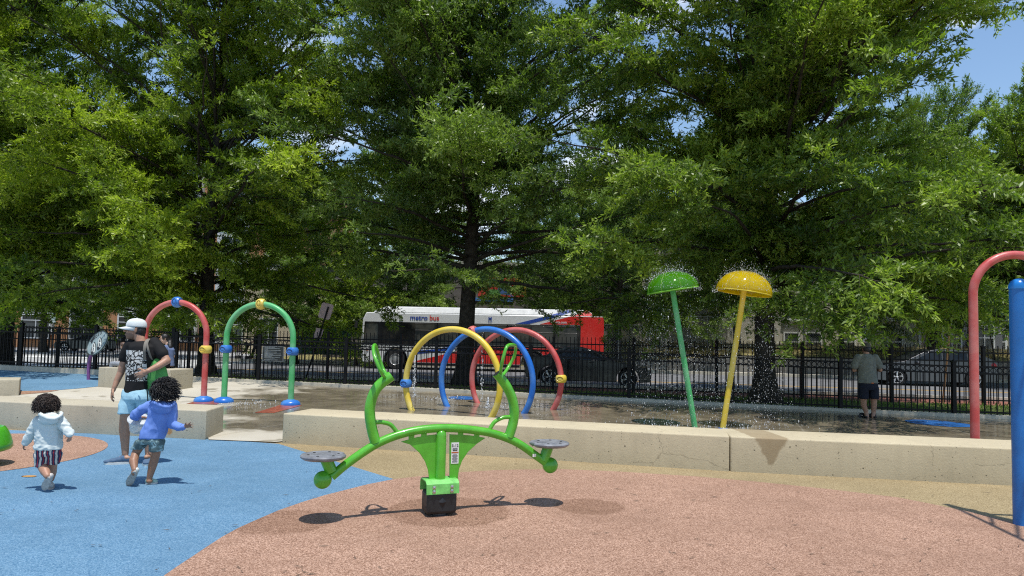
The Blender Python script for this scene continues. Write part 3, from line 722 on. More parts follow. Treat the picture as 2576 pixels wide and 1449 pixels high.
def ring(lab, pipe, cx, Y, topy, leftx, rightx, yaw, bds, r=.062):
    c = atY(cx, 900, Y); z0 = zt(c.x, c.y); top = atY(cx, topy, Y).z
    Rr = (rightx - leftx) / 2 * Y / FPX / math.cos(yaw) - r * .6; cz = top - Rr - r * .8
    t = thing('water_ring', lab, 'water ring', (c.x, c.y, z0), 'water rings forming a tunnel')
    d = Vector((math.cos(yaw), -math.sin(yaw), 0)); th0 = math.asin(clamp((z0 - .02 - cz) / Rr, -1, 1)); pts = []
    P = lambda th: Vector((c.x, c.y, cz)) + d * (Rr * math.cos(th)) + Vector((0, 0, Rr * math.sin(th)))
    for k in range(61): pts.append(P(lerp(th0, math.pi - th0, k / 60)))
    MB().tube(pts, r, 20).build('pipe', pipe, t, smooth=60)
    for th, m in bds:
        p = P(th); ax = (P(th + .01) - P(th - .01)); bead('spinner', p, ax, VIEW, m, t, .118, .085)
    return t
YAW = R(27)
ring('yellow water ring nearest the seesaw, with a blue spinner', P_yel, 1137, 14.0, 822, 1009, 1263, YAW, [(math.pi + .03, P_blue)])
ring('blue water ring between the yellow and the red one', P_blue, 1223, 14.75, 822, 1103, 1344, YAW, [(math.pi * .60, P_pink)])
ring('red water ring farthest from the seesaw, with a yellow spinner', P_red, 1297, 15.5, 824, 1182, 1412, YAW, [(.06, P_yel)])

def dome_mat(name, col):
    m, nt, n, b = new_mat(name)
    t = noise_tex(nt, 9, 4)
    L(nt, ramp(nt, t.outputs[0], ((.3, [x * .85 for x in col]), (.7, col))).outputs[0], b.inputs['Base Color'])
    b.inputs['Roughness'].default_value = .12; b.inputs['Coat Weight'].default_value = .5; b.inputs['Coat Roughness'].default_value = .05
    tr = N(nt, 'ShaderNodeBsdfTransparent'); tr.inputs[0].default_value = c4([min(1, x * 1.6 + .05) for x in col])
    tl = N(nt, 'ShaderNodeBsdfTranslucent'); tl.inputs[0].default_value = c4(col)
    m1 = N(nt, 'ShaderNodeMixShader'); m1.inputs[0].default_value = .5; L(nt, b.outputs[0], m1.inputs[1]); L(nt, tl.outputs[0], m1.inputs[2])
    m2 = N(nt, 'ShaderNodeMixShader'); m2.inputs[0].default_value = .30; L(nt, m1.outputs[0], m2.inputs[1]); L(nt, tr.outputs[0], m2.inputs[2])
    L(nt, m2.outputs[0], n['Material Output'].inputs[0]); 
    add_bump(nt, b, noise_tex(nt, 22, 3).outputs[0], .12, .01)
    return m
D_green = dome_mat('dome_green', (.13, .42, .012)); D_yel = dome_mat('dome_yellow', (.80, .62, .010))
UMB = []
def umbrella(lab, pipe, dome, base, topP, rimr, h, collar):
    b = GT(*base); tp = atY(topP[0], topP[1], b.y - .05); ax = (tp - b).normalized(); Q = ax.to_track_quat('Z', 'Y').to_matrix()
    t = thing('water_umbrella', lab, 'water umbrella', b, 'water umbrellas')
    MB().tube([b - ax * .03, lerp(b, tp, .5), tp + ax * (h * .8)], [.052, .051, .05], 18).build('pole', pipe, t)
    n = 64; prof = []
    for k in range(15):
        a = R(90 * (1 - k / 14)); prof.append((rimr * math.cos(a) ** .92 if k else 0, h * math.sin(a)))
    prof.append((rimr * .985, -.018))
    vs = []; fs = []
    for r_, z in prof:
        for j in range(n):
            a = 2 * math.pi * j / n; k = 1 - .028 * abs(math.cos(a * 4)) ** 6 * 0 - .03 * (1 - abs(math.sin(a * 4))) ** 3
            dz = -.02 * (r_ / rimr) * (1 - abs(math.sin(a * 4)))
            vs.append(tp + Q @ Vector((r_ * k * math.cos(a), r_ * k * math.sin(a), z + dz * 0)))
    for i in range(len(prof) - 1):
        for j in range(n): fs.append((i * n + j, i * n + (j + 1) % n, (i + 1) * n + (j + 1) % n, (i + 1) * n + j))
    dm = MB().add(vs, fs).build('dome', dome, t, smooth=180)
    s = dm.modifiers.new('thickness', 'SOLIDIFY'); s.thickness = .008
    for j in range(8):
        a = 2 * math.pi * j / 8
        MB().tube([tp + Q @ Vector((r_ * 1.004 * .971 * math.cos(a), r_ * 1.004 * .971 * math.sin(a), z + .003)) for r_, z in prof[:-1]], .0055, 6).build('seam', pm(dome.name + '_seam', (.14, .30, .02) if dome is D_green else (.40, .30, .01), .3), dm)
    rim = [tp + Q @ Vector((rimr * .985 * math.cos(2 * math.pi * j / 48), rimr * .985 * math.sin(2 * math.pi * j / 48), -.012)) for j in range(48)]
    MB().tube(rim, .011, 6, closed=True).build('rim', pm(dome.name + '_rim', (.20, .5, .04) if dome is D_green else (.7, .55, .05), .25), dm)
    if collar: MB().lathe([(.11, 0), (.11, .012), (.06, .02), (0, .02)], b, 20).build('base_plate', P_blue, t)
    UMB.append((b, tp, ax, Q, rimr, h)); return t
umbrella('green water umbrella leaning left, raining water', P_green, D_green, (1748, 1076), (1692, 729), .475, .33, False)
umbrella('yellow water umbrella leaning right, raining water', P_yel, D_yel, (1818, 1079), (1871, 735), .50, .385, True)

# tall red cane on the right
cb = atY(2453, 1100, 9.85); cz = zt(cb.x, cb.y)
t = thing('water_cane', 'tall red cane-shaped water pipe on the right, rising behind the bench wall', 'water pipe', (cb.x, cb.y, cz))
zs = atY(2454, 735, 9.85).z; ztop = atY(2553, 643, 9.85).z; Rb = ztop - zs
pts = [Vector((cb.x, cb.y, cz - .03)), Vector((cb.x, cb.y, lerp(cz, zs, .5)))] + [Vector((cb.x + Rb * 1.03 * (1 - math.cos(math.pi * k / 28)), cb.y - .15 * k / 28, zs + Rb * math.sin(math.pi * k / 28))) for k in range(29)]
pts.append(pts[-1] - Vector((0, 0, .35)))
MB().tube(pts, [.058] * (len(pts) - 1) + [.058], 20).build('pipe', P_red, t)
MB().lathe([(.05, 0), (.10, -.16), (.095, -.16), (.04, -.02)], pts[-1], 20).build('spout', P_yel, t)
MB().lathe([(.20, 0), (.205, .02), (.19, .07), (.145, .105), (.085, .12), (.07, .13), (0, .13)], (cb.x, cb.y, cz), 32).build('base_collar', P_red, t)

# blue post of the climber on the right, with the overhead ladder that throws the shadow
P_post = pm('post_blue', (.012, .15, .46), .36, var=.18, vs=4, bump=.05, bs=90)
pb = G(2574, 1322); pt_z = atY(2566, 722, pb.y).z
t = thing('climber', 'blue post of a climbing frame at the right edge, its ladder shadow on the ground', 'climbing frame', pb)
MB().tube([pb, pb + Vector((0, 0, pt_z))], .077, 32).build('post', P_post, t)
MB().lathe([(.083, -.02), (.083, .0), (.078, .025), (.062, .052), (.035, .072), (0, .079)], pb + Vector((0, 0, pt_z)), 32).build('post_cap', pm('cap_blue', (.015, .19, .55), .28, var=.1), t, smooth=50)
cl = MB(); cc = pb + Vector((.062, -.052, atY(2570, 789, pb.y).z)); cl.box(cc, (.10, .07, .125)); clo = cl.build('clamp', pm('clamp_green', (.03, .26, .06), .4), t, bevel=.012)
MB().tube([cc + Vector((0, -.02, 0)), cc + Vector((.04, -.045, 0)), cc + Vector((.3, -.06, 0))], .03, 16).build('clamp_socket', pm('clamp_green', (.03, .26, .06), .4), clo)
for dx, dz in ((-.038, .045), (-.038, -.045)):
    MB().ell(cc + Vector((dx, -.036, dz)), (.010, .006, .010), None, 12, 8).build('bolt', M_steel, clo)
hl = 4.3
def over(px, py): g = G(px, py); return g + Vector((SUND.x / SUND.z * hl, SUND.y / SUND.z * hl, hl))
A = [over(*q) for q in ((2378, 1268), (2440, 1284), (2520, 1303), (2600, 1318), (2760, 1342))]
B = [over(*q) for q in ((2378, 1268), (2448, 1300), (2530, 1340), (2600, 1372), (2740, 1425))]
MB().tube(catmull(A, 8), .042, 14).build('ladder_rail', P_post, t); MB().tube(catmull(B, 8), .024, 14).build('ladder_rail', P_post, t)
for f in (.18, .42, .66, .9):
    a, b = catmull(A, 8)[int(f * 31)], catmull(B, 8)[int(f * 31)]
    MB().tube([a, b], .017, 10).build('rung', P_post, t)
for e in (A[-1], B[-1]): MB().tube([Vector((e.x, e.y, 0)), e], .06, 18).build('ladder_post', P_post, t)

# green spinner bowl cut off by the left edge
g = G(-62, 1172); t = thing('spinner_bowl', 'green moulded spinner seat cut off by the left edge', 'spinner', g)
MB().lathe([(0, .16), (.26, .16), (.325, .18), (.345, .21), (.335, .26), (.315, .33), (.285, .40), (.26, .435), (.24, .44), (.22, .41), (.20, .30), (0, .26)], g, 40).build('bowl', pm('bowl_green', (.07, .37, .02), .28, var=.08, coat=.4), t, smooth=50)
MB().lathe([(.12, 0), (.12, .02), (.05, .03), (.05, .15), (0, .15)], g, 24).build('pivot', M_black, t)

# purple post with the painted round sign
b = GT(222.5, 957); t = thing('round_sign', 'round painted sign marked 2010 on a bent purple post', 'sign', b)
pu = pm('purple_paint', (.22, .075, .24), .4, var=.25, vs=3)
dc = atY(245.5, 863, b.y - .05)
MB().tube(catmull([b, atY(223, 925, b.y), atY(227, 900, b.y), atY(236, 880, b.y), dc + Vector((0, .05, 0))], 8), .042, 16).build('post', pu, t)
nrm = Vector((-.42, -.86, .42)).normalized()
sx = Vector((.83, 0, .56)); sx = (sx - nrm * sx.dot(nrm)).normalized(); sz = sx.cross(-nrm) * -1
sz = nrm.cross(sx) * -1
if sz.z < 0: sz = -sz
Q = Matrix((sx, -nrm, sz)).transposed()
def plaque():
    m, nt, n, b_ = new_mat('painted_plaque')
    tcn = N(nt, 'ShaderNodeTexCoord').outputs['Object']
    t1 = noise_tex(nt, 5.5, 6, .6, tcn)
    L(nt, ramp(nt, t1.outputs[0], ((.3, (.16, .21, .22)), (.62, (.30, .37, .37)), (.74, (.6, .65, .62)))).outputs[0], b_.inputs['Base Color']); b_.inputs['Roughness'].default_value = .4
    return m
Rd = .345; n = 40
ds = MB().tube([dc + nrm * .012, dc - nrm * .012], Rd, 48); disc = ds.build('disc', plaque(), t, smooth=30)
dk = pm('plaque_black', (.02, .022, .024), .5, var=.1); wh = pm('plaque_white', (.55, .58, .56), .5, var=.25, vs=20)
def onp(x, z, up=.0145): return dc + sx * (x * Rd) + sz * (z * Rd) + nrm * up
mk = MB()
for cx in (-.34, .26):
    o_ = [(-.20, -.78), (-.27, -.35), (-.17, .10), (-.02, .32), (.13, .22), (.21, -.2), (.16, -.72)]
    cv = catmull([onp(cx + x + z * .16, z * .95 - .02) for x, z in o_], 5, True); k = len(cv); cm = sum(cv, Vector()) / k
    mk.add([*cv, cm], [(i, (i + 1) % k, k) for i in range(k)])
mk.add([onp(-.62, .70), onp(-.25, .90), onp(-.05, .93), onp(-.30, .55), onp(-.5, .3)], [(0, 1, 2, 3, 4)])
text_mesh(mk, '2010', .15, Q, onp(.12, .70, .0155), 0, .002, .0008)
mk.build('painted_marks', dk, disc, smooth=0)
mw = MB()
for cx in (-.34, .26):
    mw.tube(catmull([onp(cx - .16 - .05, -.5, .017), onp(cx - .10, -.05, .017), onp(cx + .02, .22, .017), onp(cx + .10, -.05, .017), onp(cx + .08, -.45, .017)], 6), .011, 5)
    mw.tube(catmull([onp(cx - .05, -.72, .017), onp(cx + .06, -.4, .017), onp(cx, -.2, .017)], 6), .02, 5)
mw.build('painted_lines', wh, disc, smooth=60)
MB().tube([dc + nrm * .014 + sx * (Rd * math.cos(2 * math.pi * j / n)) + sz * (Rd * math.sin(2 * math.pi * j / n)) for j in range(n)], .012, 6, closed=True).build('edge', pm('plaque_edge', (.03, .05, .05), .4), disc)
# ------------------------------------------------------------------ fences
M_iron = pm('black_iron', (.0055, .0055, .0065), .5, var=.3, vs=8, sp=.22)
def picket_fence(lab, f, off, x0, x1, h, rings, pitch, post_step, base=0.0, toppick=0.0):
    n = max(1, round((x1 - x0) / post_step)); p0 = Vector((x0, f(x0) + off, 0)); p0.z = zt(p0.x, p0.y) + base
    t = thing('railing_fence', lab, 'fence', p0, 'black railing fences')
    for i in range(n + 1):
        x = lerp(x0, x1, i / n); y = f(x) + off; z = zt(x, y) + base
        po = MB(); po.box((x, y, z + (h + .06) / 2), (.085, .085, h + .06)); po.box((x, y, z + h + .07), (.105, .105, .03)); po.ell((x, y, z + h + .095), .03, None, 8, 6)
        po.build('post', M_iron, t, bevel=0)
        if i == n: break
        xb = lerp(x0, x1, (i + 1) / n); yb = f(xb) + off; zb = zt(xb, yb) + base
        a = Vector((x, y, z)); b = Vector((xb, yb, zb)); d = (b - a); ln = d.length; u = d / ln; mb = MB()
        V = lambda s_, w: a + u * s_ + Vector((0, 0, w))
        rails = [.14, h - .03, h - .19] if rings else [.16, h - .36, h - .12]
        for w in rails: mb.bar(V(.04, w), V(ln - .04, w), .032, .038)
        k = int(ln / pitch)
        for j in range(1, k):
            s_ = j * ln / k
            if rings: mb.bar(V(s_, .03), V(s_, h - .19), .019, .019)
            else: mb.bar(V(s_, .06), V(s_, h + toppick), .019, .019)
            if rings:
                s2 = s_ - .5 * ln / k
                rr = .056; ring_ = [V(s2, h - .11) + u * (rr * math.cos(q * math.pi / 7)) + Vector((0, 0, rr * math.sin(q * math.pi / 7))) for q in range(14)]
                mb.tube(ring_, .0085, 4, closed=True)
        mb.build('panel', M_iron, t, smooth=0)
    return t
picket_fence('near black railing fence with a band of rings, behind the water rings', fenceY, 0, -9.35, 15.3, 1.22, True, .125, 2.44)
picket_fence('left end of the near black railing fence, raised on a kerb behind the purple sign', fenceY, 0, -26.2, -9.45, 1.20, True, .115, 2.39, .12)
picket_fence('taller plain black railing fence along the brick pavement', lambda x: 22.0 - .147 * x, 0, -28, 16, 1.62, False, .13, 2.44, 0, .10)
# dark board with the park rules, hung on the near fence
x = atY(687, 890, fenceY(-6.7) - .06); t = thing('rules_board', 'dark rules board with lines of white print hung on the near fence', 'sign', x)
u = Vector((1, -.16, 0)).normalized(); Qb = Matrix((u, Vector((.16, 1, 0)).normalized(), Vector((0, 0, 1)))).transposed()
MB().box(x, (.61, .02, .40), Qb).build('board', pm('board_black', (.018, .022, .022), .4), t)
fr = MB(); 
for s_ in (-1, 1): fr.box(x + u * (s_ * .300), (.012, .028, .405), Qb); fr.box(x + Vector((0, 0, s_ * .197)), (.612, .027, .010), Qb)
fr.build('frame', pm('board_frame', (.30, .31, .31), .4), t)
pr = MB(); fy = -Qb.col[1] * .012
for i, w in enumerate((.30, .44, .10, .47, .12, .36, .16, .49, .26, .50, .22, .45, .30, .0, .40)):
    if w: pr.box(x + fy + u * (-.25 + w / 2) + Vector((0, 0, .165 - .0235 * i)), (w, .002, .0085), Qb)
pr.build('print_lines', pm('board_print', (.42, .44, .42), .6), t, smooth=0)

# ------------------------------------------------------------------ bus
def bus():
    YB = 35.4; th = -.06; z0 = .02
    p = atY(906, 928, YB); t = thing('city_bus', 'white city bus with red rear and blue stripes behind the rings', 'bus', (p.x, YB, 0))
    LN = 12.25; W_ = 2.55
    Mb = Matrix.Rotation(th, 3, 'Z')
    def B(s, y, z): return Vector((p.x, YB, z0)) + Mb @ Vector((s, y, z))
    white = pm('bus_white', (.66, .67, .67), .28, var=.05, coat=.3); red = pm('bus_red', (.60, .022, .018), .3, var=.08, coat=.3)
    blue = pm('bus_blue', (.015, .06, .33), .3, var=.05); blk = glass_dark('bus_glass', (.006, .007, .008), .06); skirt = pm('bus_skirt', (.012, .012, .013), .6)
    def panel(name, poly, mat, proud, parent, depth=.012, y0=0):
        mb = MB(); n = len(poly); vs = [B(s, -proud + y0, z) for s, z in poly] + [B(s, -proud + depth + y0, z) for s, z in poly]
        mb.add(vs, [tuple(range(n)), tuple(range(2 * n - 1, n - 1, -1))] + [(i, i + n, (i + 1) % n + n, (i + 1) % n) for i in range(n)]); return mb.build(name, mat, parent, smooth=0)
    def arc(sc, r, a0, a1, n=12, zc=.48): return [(sc + r * math.cos(lerp(a0, a1, i / n)), zc + r * math.sin(lerp(a0, a1, i / n))) for i in range(n + 1)]
    w1, w2 = 1.78, 8.75
    side = [(.12, .32)] + [(w1 - .62, .32)] + arc(w1, .60, math.pi - .25, .25) + [(w1 + .62, .32), (w2 - .62, .32)] + arc(w2, .60, math.pi - .25, .25) + [(w2 + .62, .32), (LN - .05, .36), (LN, .9), (LN, 2.70), (LN - .05, 2.84), (.22, 2.84), (.06, 2.5), (0, 1.2), (.03, .5)]
    mb = MB(); n = len(side); vs = [B(s, 0, z) for s, z in side] + [B(s, W_, z) for s, z in side]
    mb.add(vs, [tuple(range(n)), tuple(range(2 * n - 1, n - 1, -1))] + [(i, i + n, (i + 1) % n + n, (i + 1) % n) for i in range(n)])
    body = mb.build('body', white, t, bevel=.04)
    # roof fairing
    mb = MB(); rs = [(.55, 2.842), (LN - .55, 2.842), (LN - .62, 3.05), (LN - .95, 3.17), (1.2, 3.17), (.7, 2.98)]; n = len(rs)
    fy = lambda z: .05 + .17 * (z - 2.842) / .328
    vs = [B(s, fy(z), z) for s, z in rs] + [B(s, W_ - fy(z), z) for s, z in rs]
    mb.add(vs, [tuple(range(n)), tuple(range(2 * n - 1, n - 1, -1))] + [(i, i + n, (i + 1) % n + n, (i + 1) % n) for i in range(n)]); roof = mb.build('roof', white, t, bevel=.05)
    panel('window_band', [(.10, 1.20), (LN - 1.15, 1.20), (LN - 1.15, 2.37), (.16, 2.37)], blk, .012, t)
    for i in range(7):
        s0 = 2.75 + i * 1.18
        if s0 + 1.1 > LN - 1.2: break
        m = MB()
        fr = [(s0, 1.28), (s0 + 1.1, 1.28), (s0 + 1.1, 2.30), (s0, 2.30)]
        m.tube([B(s, -.016, z) for s, z in fr], .014, 4, closed=True); m.tube([B(s0, -.016, 1.98), B(s0 + 1.1, -.016, 1.98)], .012, 4)
        w = m.build('window', pm('bus_rubber', (.03, .03, .032), .5), t, smooth=0)
        panel('pane', [(s0 + .02, 1.30), (s0 + 1.08, 1.30), (s0 + 1.08, 2.28), (s0 + .02, 2.28)], glass_dark('bus_pane', (.02, .025, .026), .04), .0165, w, .004)
    d0 = 1.05
    # colours of the rear and the swooshes
    panel('red_rear_panel', [(LN - 1.15, .40), (LN - .02, .40), (LN - .004, .9), (LN - .004, 2.69), (LN - .06, 2.82), (LN - 1.15, 2.82)], red, .012, t)
    panel('roof_stripe', [(7.83, 2.40), (8.5, 2.40), (10.05, 2.83), (9.45, 2.83)], blue, .010, t)
    panel('red_roof_panel', [(9.05, 2.40), (LN - 1.152, 2.40), (LN - 1.152, 2.83), (10.62, 2.83)], red, .010, t)
    def pan2(name, poly, mat):
        mb = MB(); f = lambda s, z: B(s, fy(z) - .012, z); n = len(poly)
        mb.add([f(s, z) for s, z in poly] + [f(s, z) + Mb @ Vector((0, .02, 0)) for s, z in poly], [tuple(range(n)), tuple(range(2 * n - 1, n - 1, -1))] + [(i, i + n, (i + 1) % n + n, (i + 1) % n) for i in range(n)]); mb.build(name, mat, t, smooth=0)
    pan2('roof_fairing_stripe', [(9.52, 2.86), (10.12, 2.86), (10.42, 2.975), (9.9, 2.975)], blue)
    pan2('roof_fairing_stripe', [(9.9, 2.975), (10.42, 2.975), (10.9, 3.15), (10.45, 3.15)], blue)
    pan2('red_fairing_panel', [(10.7, 2.86), (LN - .58, 2.86), (LN - .6, 2.975), (11.0, 2.975)], red)
    pan2('red_fairing_panel', [(11.0, 2.975), (LN - .6, 2.975), (LN - .95, 3.15), (11.4, 3.15)], red)
    panel('side_stripe', [(2.55, .80), (2.75, .93), (3.7, 1.02), (4.7, 1.19), (4.7, 1.03), (3.6, .86), (2.75, .76)], blue, .010, t)
    panel('red_side_panel', [(2.62, .36), (3.2, .52), (4.0, .72), (5.2, 1.02), (6.1, 1.19), (LN - 1.152, 1.19), (LN - 1.152, .36), (w2 + .66, .36), (w2 + .60, .75), (w2 + .35, 1.02), (w2, 1.10), (w2 - .35, 1.02), (w2 - .60, .75), (w2 - .66, .36)], red, .009, t)
    panel('skirt', [(w1 + .66, .20), (w2 - .66, .20), (w2 - .66, .355), (w1 + .66, .355)], skirt, -.02, t); panel('skirt', [(w2 + .66, .20), (LN - .1, .22), (LN - .1, .355), (w2 + .66, .355)], skirt, -.02, t)
    for i in range(9):
        s0 = 6.25 + i * .5
        if abs(s0 + .2 - w2) < .8: continue
        m = MB(); m.tube([B(s, -.024, z) for s, z in ((s0, .42), (s0 + .42, .42), (s0 + .42, 1.12), (s0, 1.12))], .006, 4, closed=True); m.build('access_hatch', pm('hatch_seam', (.25, .01, .01), .5), t, smooth=0)
    Mf = Mb
    tb = MB(); text_mesh(tb, 'metro', .36, Mf, B(2.93, -.014, 2.60), 0, .006); tb.build('lettering', blue, t, smooth=0)
    tb = MB(); text_mesh(tb, 'bus', .36, Mf, B(3.72, -.014, 2.60), 0, .006); tb.build('lettering', red, t, smooth=0)
    tb = MB(); text_mesh(tb, '7129', .15, Mf, B(1.22, -.014, 2.50), 0, .002); text_mesh(tb, 'metro', .16, Mf, B(.62, -.014, 1.03), 0, .002); tb.build('lettering', pm('bus_ink', (.05, .05, .07), .5), t, smooth=0)
    tb = MB(); text_mesh(tb, 'M', .25, Mf, B(6.55, -.014, 2.62), 0, .004); tb.box(B(6.55, -.014, 2.47), (.20, .004, .03), Mb); tb.build('logo', blue, t, smooth=0)
    tb = MB(); text_mesh(tb, 'wmata.com', .17, Mf, B(10.0, -.014, 2.52), 0, .003); tb.build('lettering', white, t, smooth=0)
    # emblem: rounded tree-like badge
    tb = MB(); tb.tube([B(2.02 + .09 * math.cos(a * math.pi / 8), -.013, 2.57 + .10 * math.sin(a * math.pi / 8)) for a in range(-1, 10)], .014, 5); tb.box(B(2.02, -.013, 2.46), (.20, .006, .05), Mb)
    text_mesh(tb, 'M', .13, Mf, B(2.02, -.014, 2.56), 0, .002); tb.build('emblem', pm('emblem_green', (.12, .17, .08), .5), t, smooth=0)
    fl = MB(); fl.box(B(1.75, .12, 2.93), (.42, .006, .09), Mb); fo = fl.build('flag_sticker', pm('flag_red', (.5, .12, .10), .5), t, smooth=0)
    fl = MB(); fl.box(B(1.60, .114, 2.945), (.14, .006, .055), Mb); fl.build('flag_canton', blue, fo, smooth=0)
    # wheels
    for s in (w1, w2):
        for y in (.02, W_ - .32):
            sg = -1 if y < 1 else 1
            Q = Mb @ Matrix.Rotation(R(90), 3, 'X'); c = B(s, y, .48)
            w = MB().lathe([(.30, -.30), (.46, -.30), (.48, -.26), (.48, -.04), (.46, .0), (.30, .0), (.29, -.03), (0, -.03)], c, 32, Q).build('wheel', pm('tyre', (.014, .014, .015), .8), t, smooth=50)
            if y < 1:
                rim = MB().lathe([(.30, -.03), (.29, .0), (.26, -.03), (.22, -.10), (.16, -.06), (.15, .0), (.10, .02), (0, .02)], c + Mb @ Vector((0, -.008, 0)), 32, Q)
                rim.build('rim', pm('wheel_alloy', (.42, .42, .43), .35, metal=.6), w, smooth=40)
                hub = MB()
                for k in range(8): a = k * math.pi / 4; hub.ell(c + Mb @ Vector((.2 * math.cos(a), .055, .2 * math.sin(a))), .035, None, 8, 6)
                hub.build('hub_hole', M_dk, w)
    # mirror and front window
    panel('driver_window', [(.18, 1.3), (.85, 1.3), (.85, 2.25), (.24, 2.25)], glass_dark('bus_pane', (.02, .025, .026), .04), .0165, t, .004)
    mi = MB(); mi.box(B(-.25, -.15, 2.2), (.10, .22, .38), Mb); mi.tube([B(-.2, -.1, 2.4), B(.1, .2, 2.6)], .02, 6); mi.build('mirror', skirt, t, bevel=.02)
    for s in (.35, LN - .2): m = MB(); m.box(B(s, -.018, .92), (.1, .02, .06), Mb); m.build('marker_light', pm('amber', (.5, .15, .01), .3), t, bevel=.005)
    m = MB(); m.box(B(LN - .1, -.022, 1.75), (.06, .02, .3), Mb); m.build('tail_light', pm('lamp_red', (.35, .01, .01), .2), t, bevel=.01)
bus()

# ------------------------------------------------------------------ cars
def car(name, lab, loc, yaw, LN, W_, H, body, win, paint, wheel_r=.33, roof=None, lights=True):
    """body/win: side outlines (x from the nose, z); narrower at the roof"""
    t = thing(name, lab, 'car', (0, 0, 0))
    f1, f2 = LN * .185, LN * .80
    def arc(sc, r): return [(sc - r * math.cos(a), wheel_r * .98 + r * math.sin(a)) for a in np.linspace(-.25, math.pi + .25, 14)]
    rr = wheel_r + .055
    low = [(.06, .22), (f1 - rr - .02, .20)] + arc(f1, rr) + [(f1 + rr + .02, .20), (f2 - rr - .02, .20)] + arc(f2, rr) + [(f2 + rr + .02, .22), (LN - .06, .28)]
    outl = low + list(reversed(body))
    n = len(outl); hw = W_ / 2
    def wid(x, z):                       # tumblehome and rounded plan at nose and tail
        k = 1 - .12 * clamp((z - .95) / (H - .95), 0, 1) ** 1.1 - .13 * clamp((.55 - x) / .55, 0, 1) ** 2 - .10 * clamp((x - LN + .45) / .45, 0, 1) ** 2
        return hw * k
    mb = MB(); vs = [(x - LN / 2, -wid(x, z), z) for x, z in outl] + [(x - LN / 2, wid(x, z), z) for x, z in outl]
    mb.add(vs, [tuple(range(n)), tuple(range(2 * n - 1, n - 1, -1))] + [(i, i + n, (i + 1) % n + n, (i + 1) % n) for i in range(n)])
    mb.build('body', paint, t, bevel=.035, segs=3)
    gl = glass_dark('car_glass', (.012, .014, .016), .04)
    for s in (-1, 1):
        for poly in win:
            k = len(poly); m = MB()
            vs = [(x - LN / 2, s * (wid(x, z) + .008), z) for x, z in poly] + [(x - LN / 2, s * (wid(x, z) - .01), z) for x, z in poly]
            m.add(vs, [tuple(range(k)), tuple(range(2 * k - 1, k - 1, -1))] + [(i, i + k, (i + 1) % k + k, (i + 1) % k) for i in range(k)])
            w = m.build('window', gl, t, smooth=0)
            cm = MB().tube([(x - LN / 2, s * (wid(x, z) + .010), z) for x, z in poly], .011, 5, closed=True); cm.build('window_trim', pm('car_chrome', (.35, .36, .38), .25, metal=.9), w)
        # front lamps, tail lamps, mirror, handles
        m = MB(); m.ell((-LN / 2 + .30, s * hw * .80, .70 * H / 1.5), (.24, .10, .075), Matrix.Rotation(R(-12), 3, 'Y')); m.build('headlight', pm('lamp_glass', (.45, .47, .5), .1, var=.2), t)
        m = MB(); m.ell((LN / 2 - .22, s * hw * .84, .92 * H / 1.55), (.17, .085, .14), Matrix.Rotation(R(20), 3, 'Y')); m.build('tail_light', pm('lamp_red_bright', (.5, .012, .02), .15), t)
        m = MB(); m.ell((win[0][0][0] + .12 - LN / 2, s * (hw + .07), 1.0), (.07, .11, .075)); m.build('mirror', paint, t)
        for x in (.47 * LN, .66 * LN): m = MB(); m.box((x - LN / 2, s * (wid(x, .85) + .014), .86), (.16, .025, .025)); m.build('handle', paint, t, bevel=.006)
        for x in (f1, f2):
            Q = Matrix.Rotation(R(90 * -s), 3, 'X'); Q = Matrix.Rotation(R(90), 3, 'X') if s < 0 else Matrix.Rotation(R(-90), 3, 'X')
            c = Vector((x - LN / 2, s * (hw - .03), wheel_r))
            w = MB().lathe([(0, -.20), (wheel_r * .95, -.20), (wheel_r, -.17), (wheel_r, -.03), (wheel_r * .95, 0), (wheel_r * .72, 0), (wheel_r * .70, -.03), (0, -.05)], c, 32, Q).build('wheel', pm('tyre', (.014, .014, .015), .8), t, smooth=50)
            sp_ = MB(); rim_r = wheel_r * .70
            for k in range(5):
                for dd in (-.13, .13):
                    a = k * 2 * math.pi / 5 + .3
                    sp_.tube([c + Q @ Vector((.04 * math.cos(a), .04 * math.sin(a), -.01)), c + Q @ Vector((rim_r * math.cos(a + dd), rim_r * math.sin(a + dd), -.012))], [.03, .022], 6)
            sp_.tube([c + Q @ Vector((rim_r * math.cos(j * math.pi / 12), rim_r * math.sin(j * math.pi / 12), -.008)) for j in range(24)], .018, 6, closed=True)
            sp_.ell(c + Q @ Vector((0, 0, -.005)), .05, None, 10, 6)
            sp_.build('rim', pm('car_alloy', (.62, .62, .64), .3, metal=.7), w)
    for nm, (xa, za, xb, zb) in (('windscreen', roof[0]), ('rear_window', roof[1])):
        m = MB(); d = Vector((xb - xa, 0, zb - za)); up = Vector((-d.z, 0, d.x)).normalized(); up = up if up.z > 0 else -up
        vs = []
        for x, z in ((xa, za), (xb, zb)):
            for s in (-1, 1): vs.append(Vector((x - LN / 2, s * (wid(x, z) - .09), z)) + up * .012)
        m.add(vs, [(0, 1, 3, 2)]); w = m.build(nm, gl, t, smooth=0); w.modifiers.new('thickness', 'SOLIDIFY').thickness = .012
    m = MB(); m.box((-LN / 2 + .03, 0, .42), (.05, W_ * .55, .16)); m.build('grille', pm('grille_black', (.01, .01, .01), .5), t, bevel=.01)
    m = MB(); m.box((-LN / 2 - .005, 0, .42), (.012, .32, .12)); m.build('number_plate', pm('plate_white', (.6, .6, .6), .5), t)
    t.location = loc; t.rotation_euler = (0, 0, yaw); return t
suv_body = [(.02, .34), (.0, .62), (.08, .80), (.35, .92), (1.25, 1.06), (2.05, 1.47), (2.55, 1.60), (3.35, 1.62), (4.05, 1.50), (4.75, 1.20), (4.98, 1.10), (5.02, .75), (4.98, .35)]
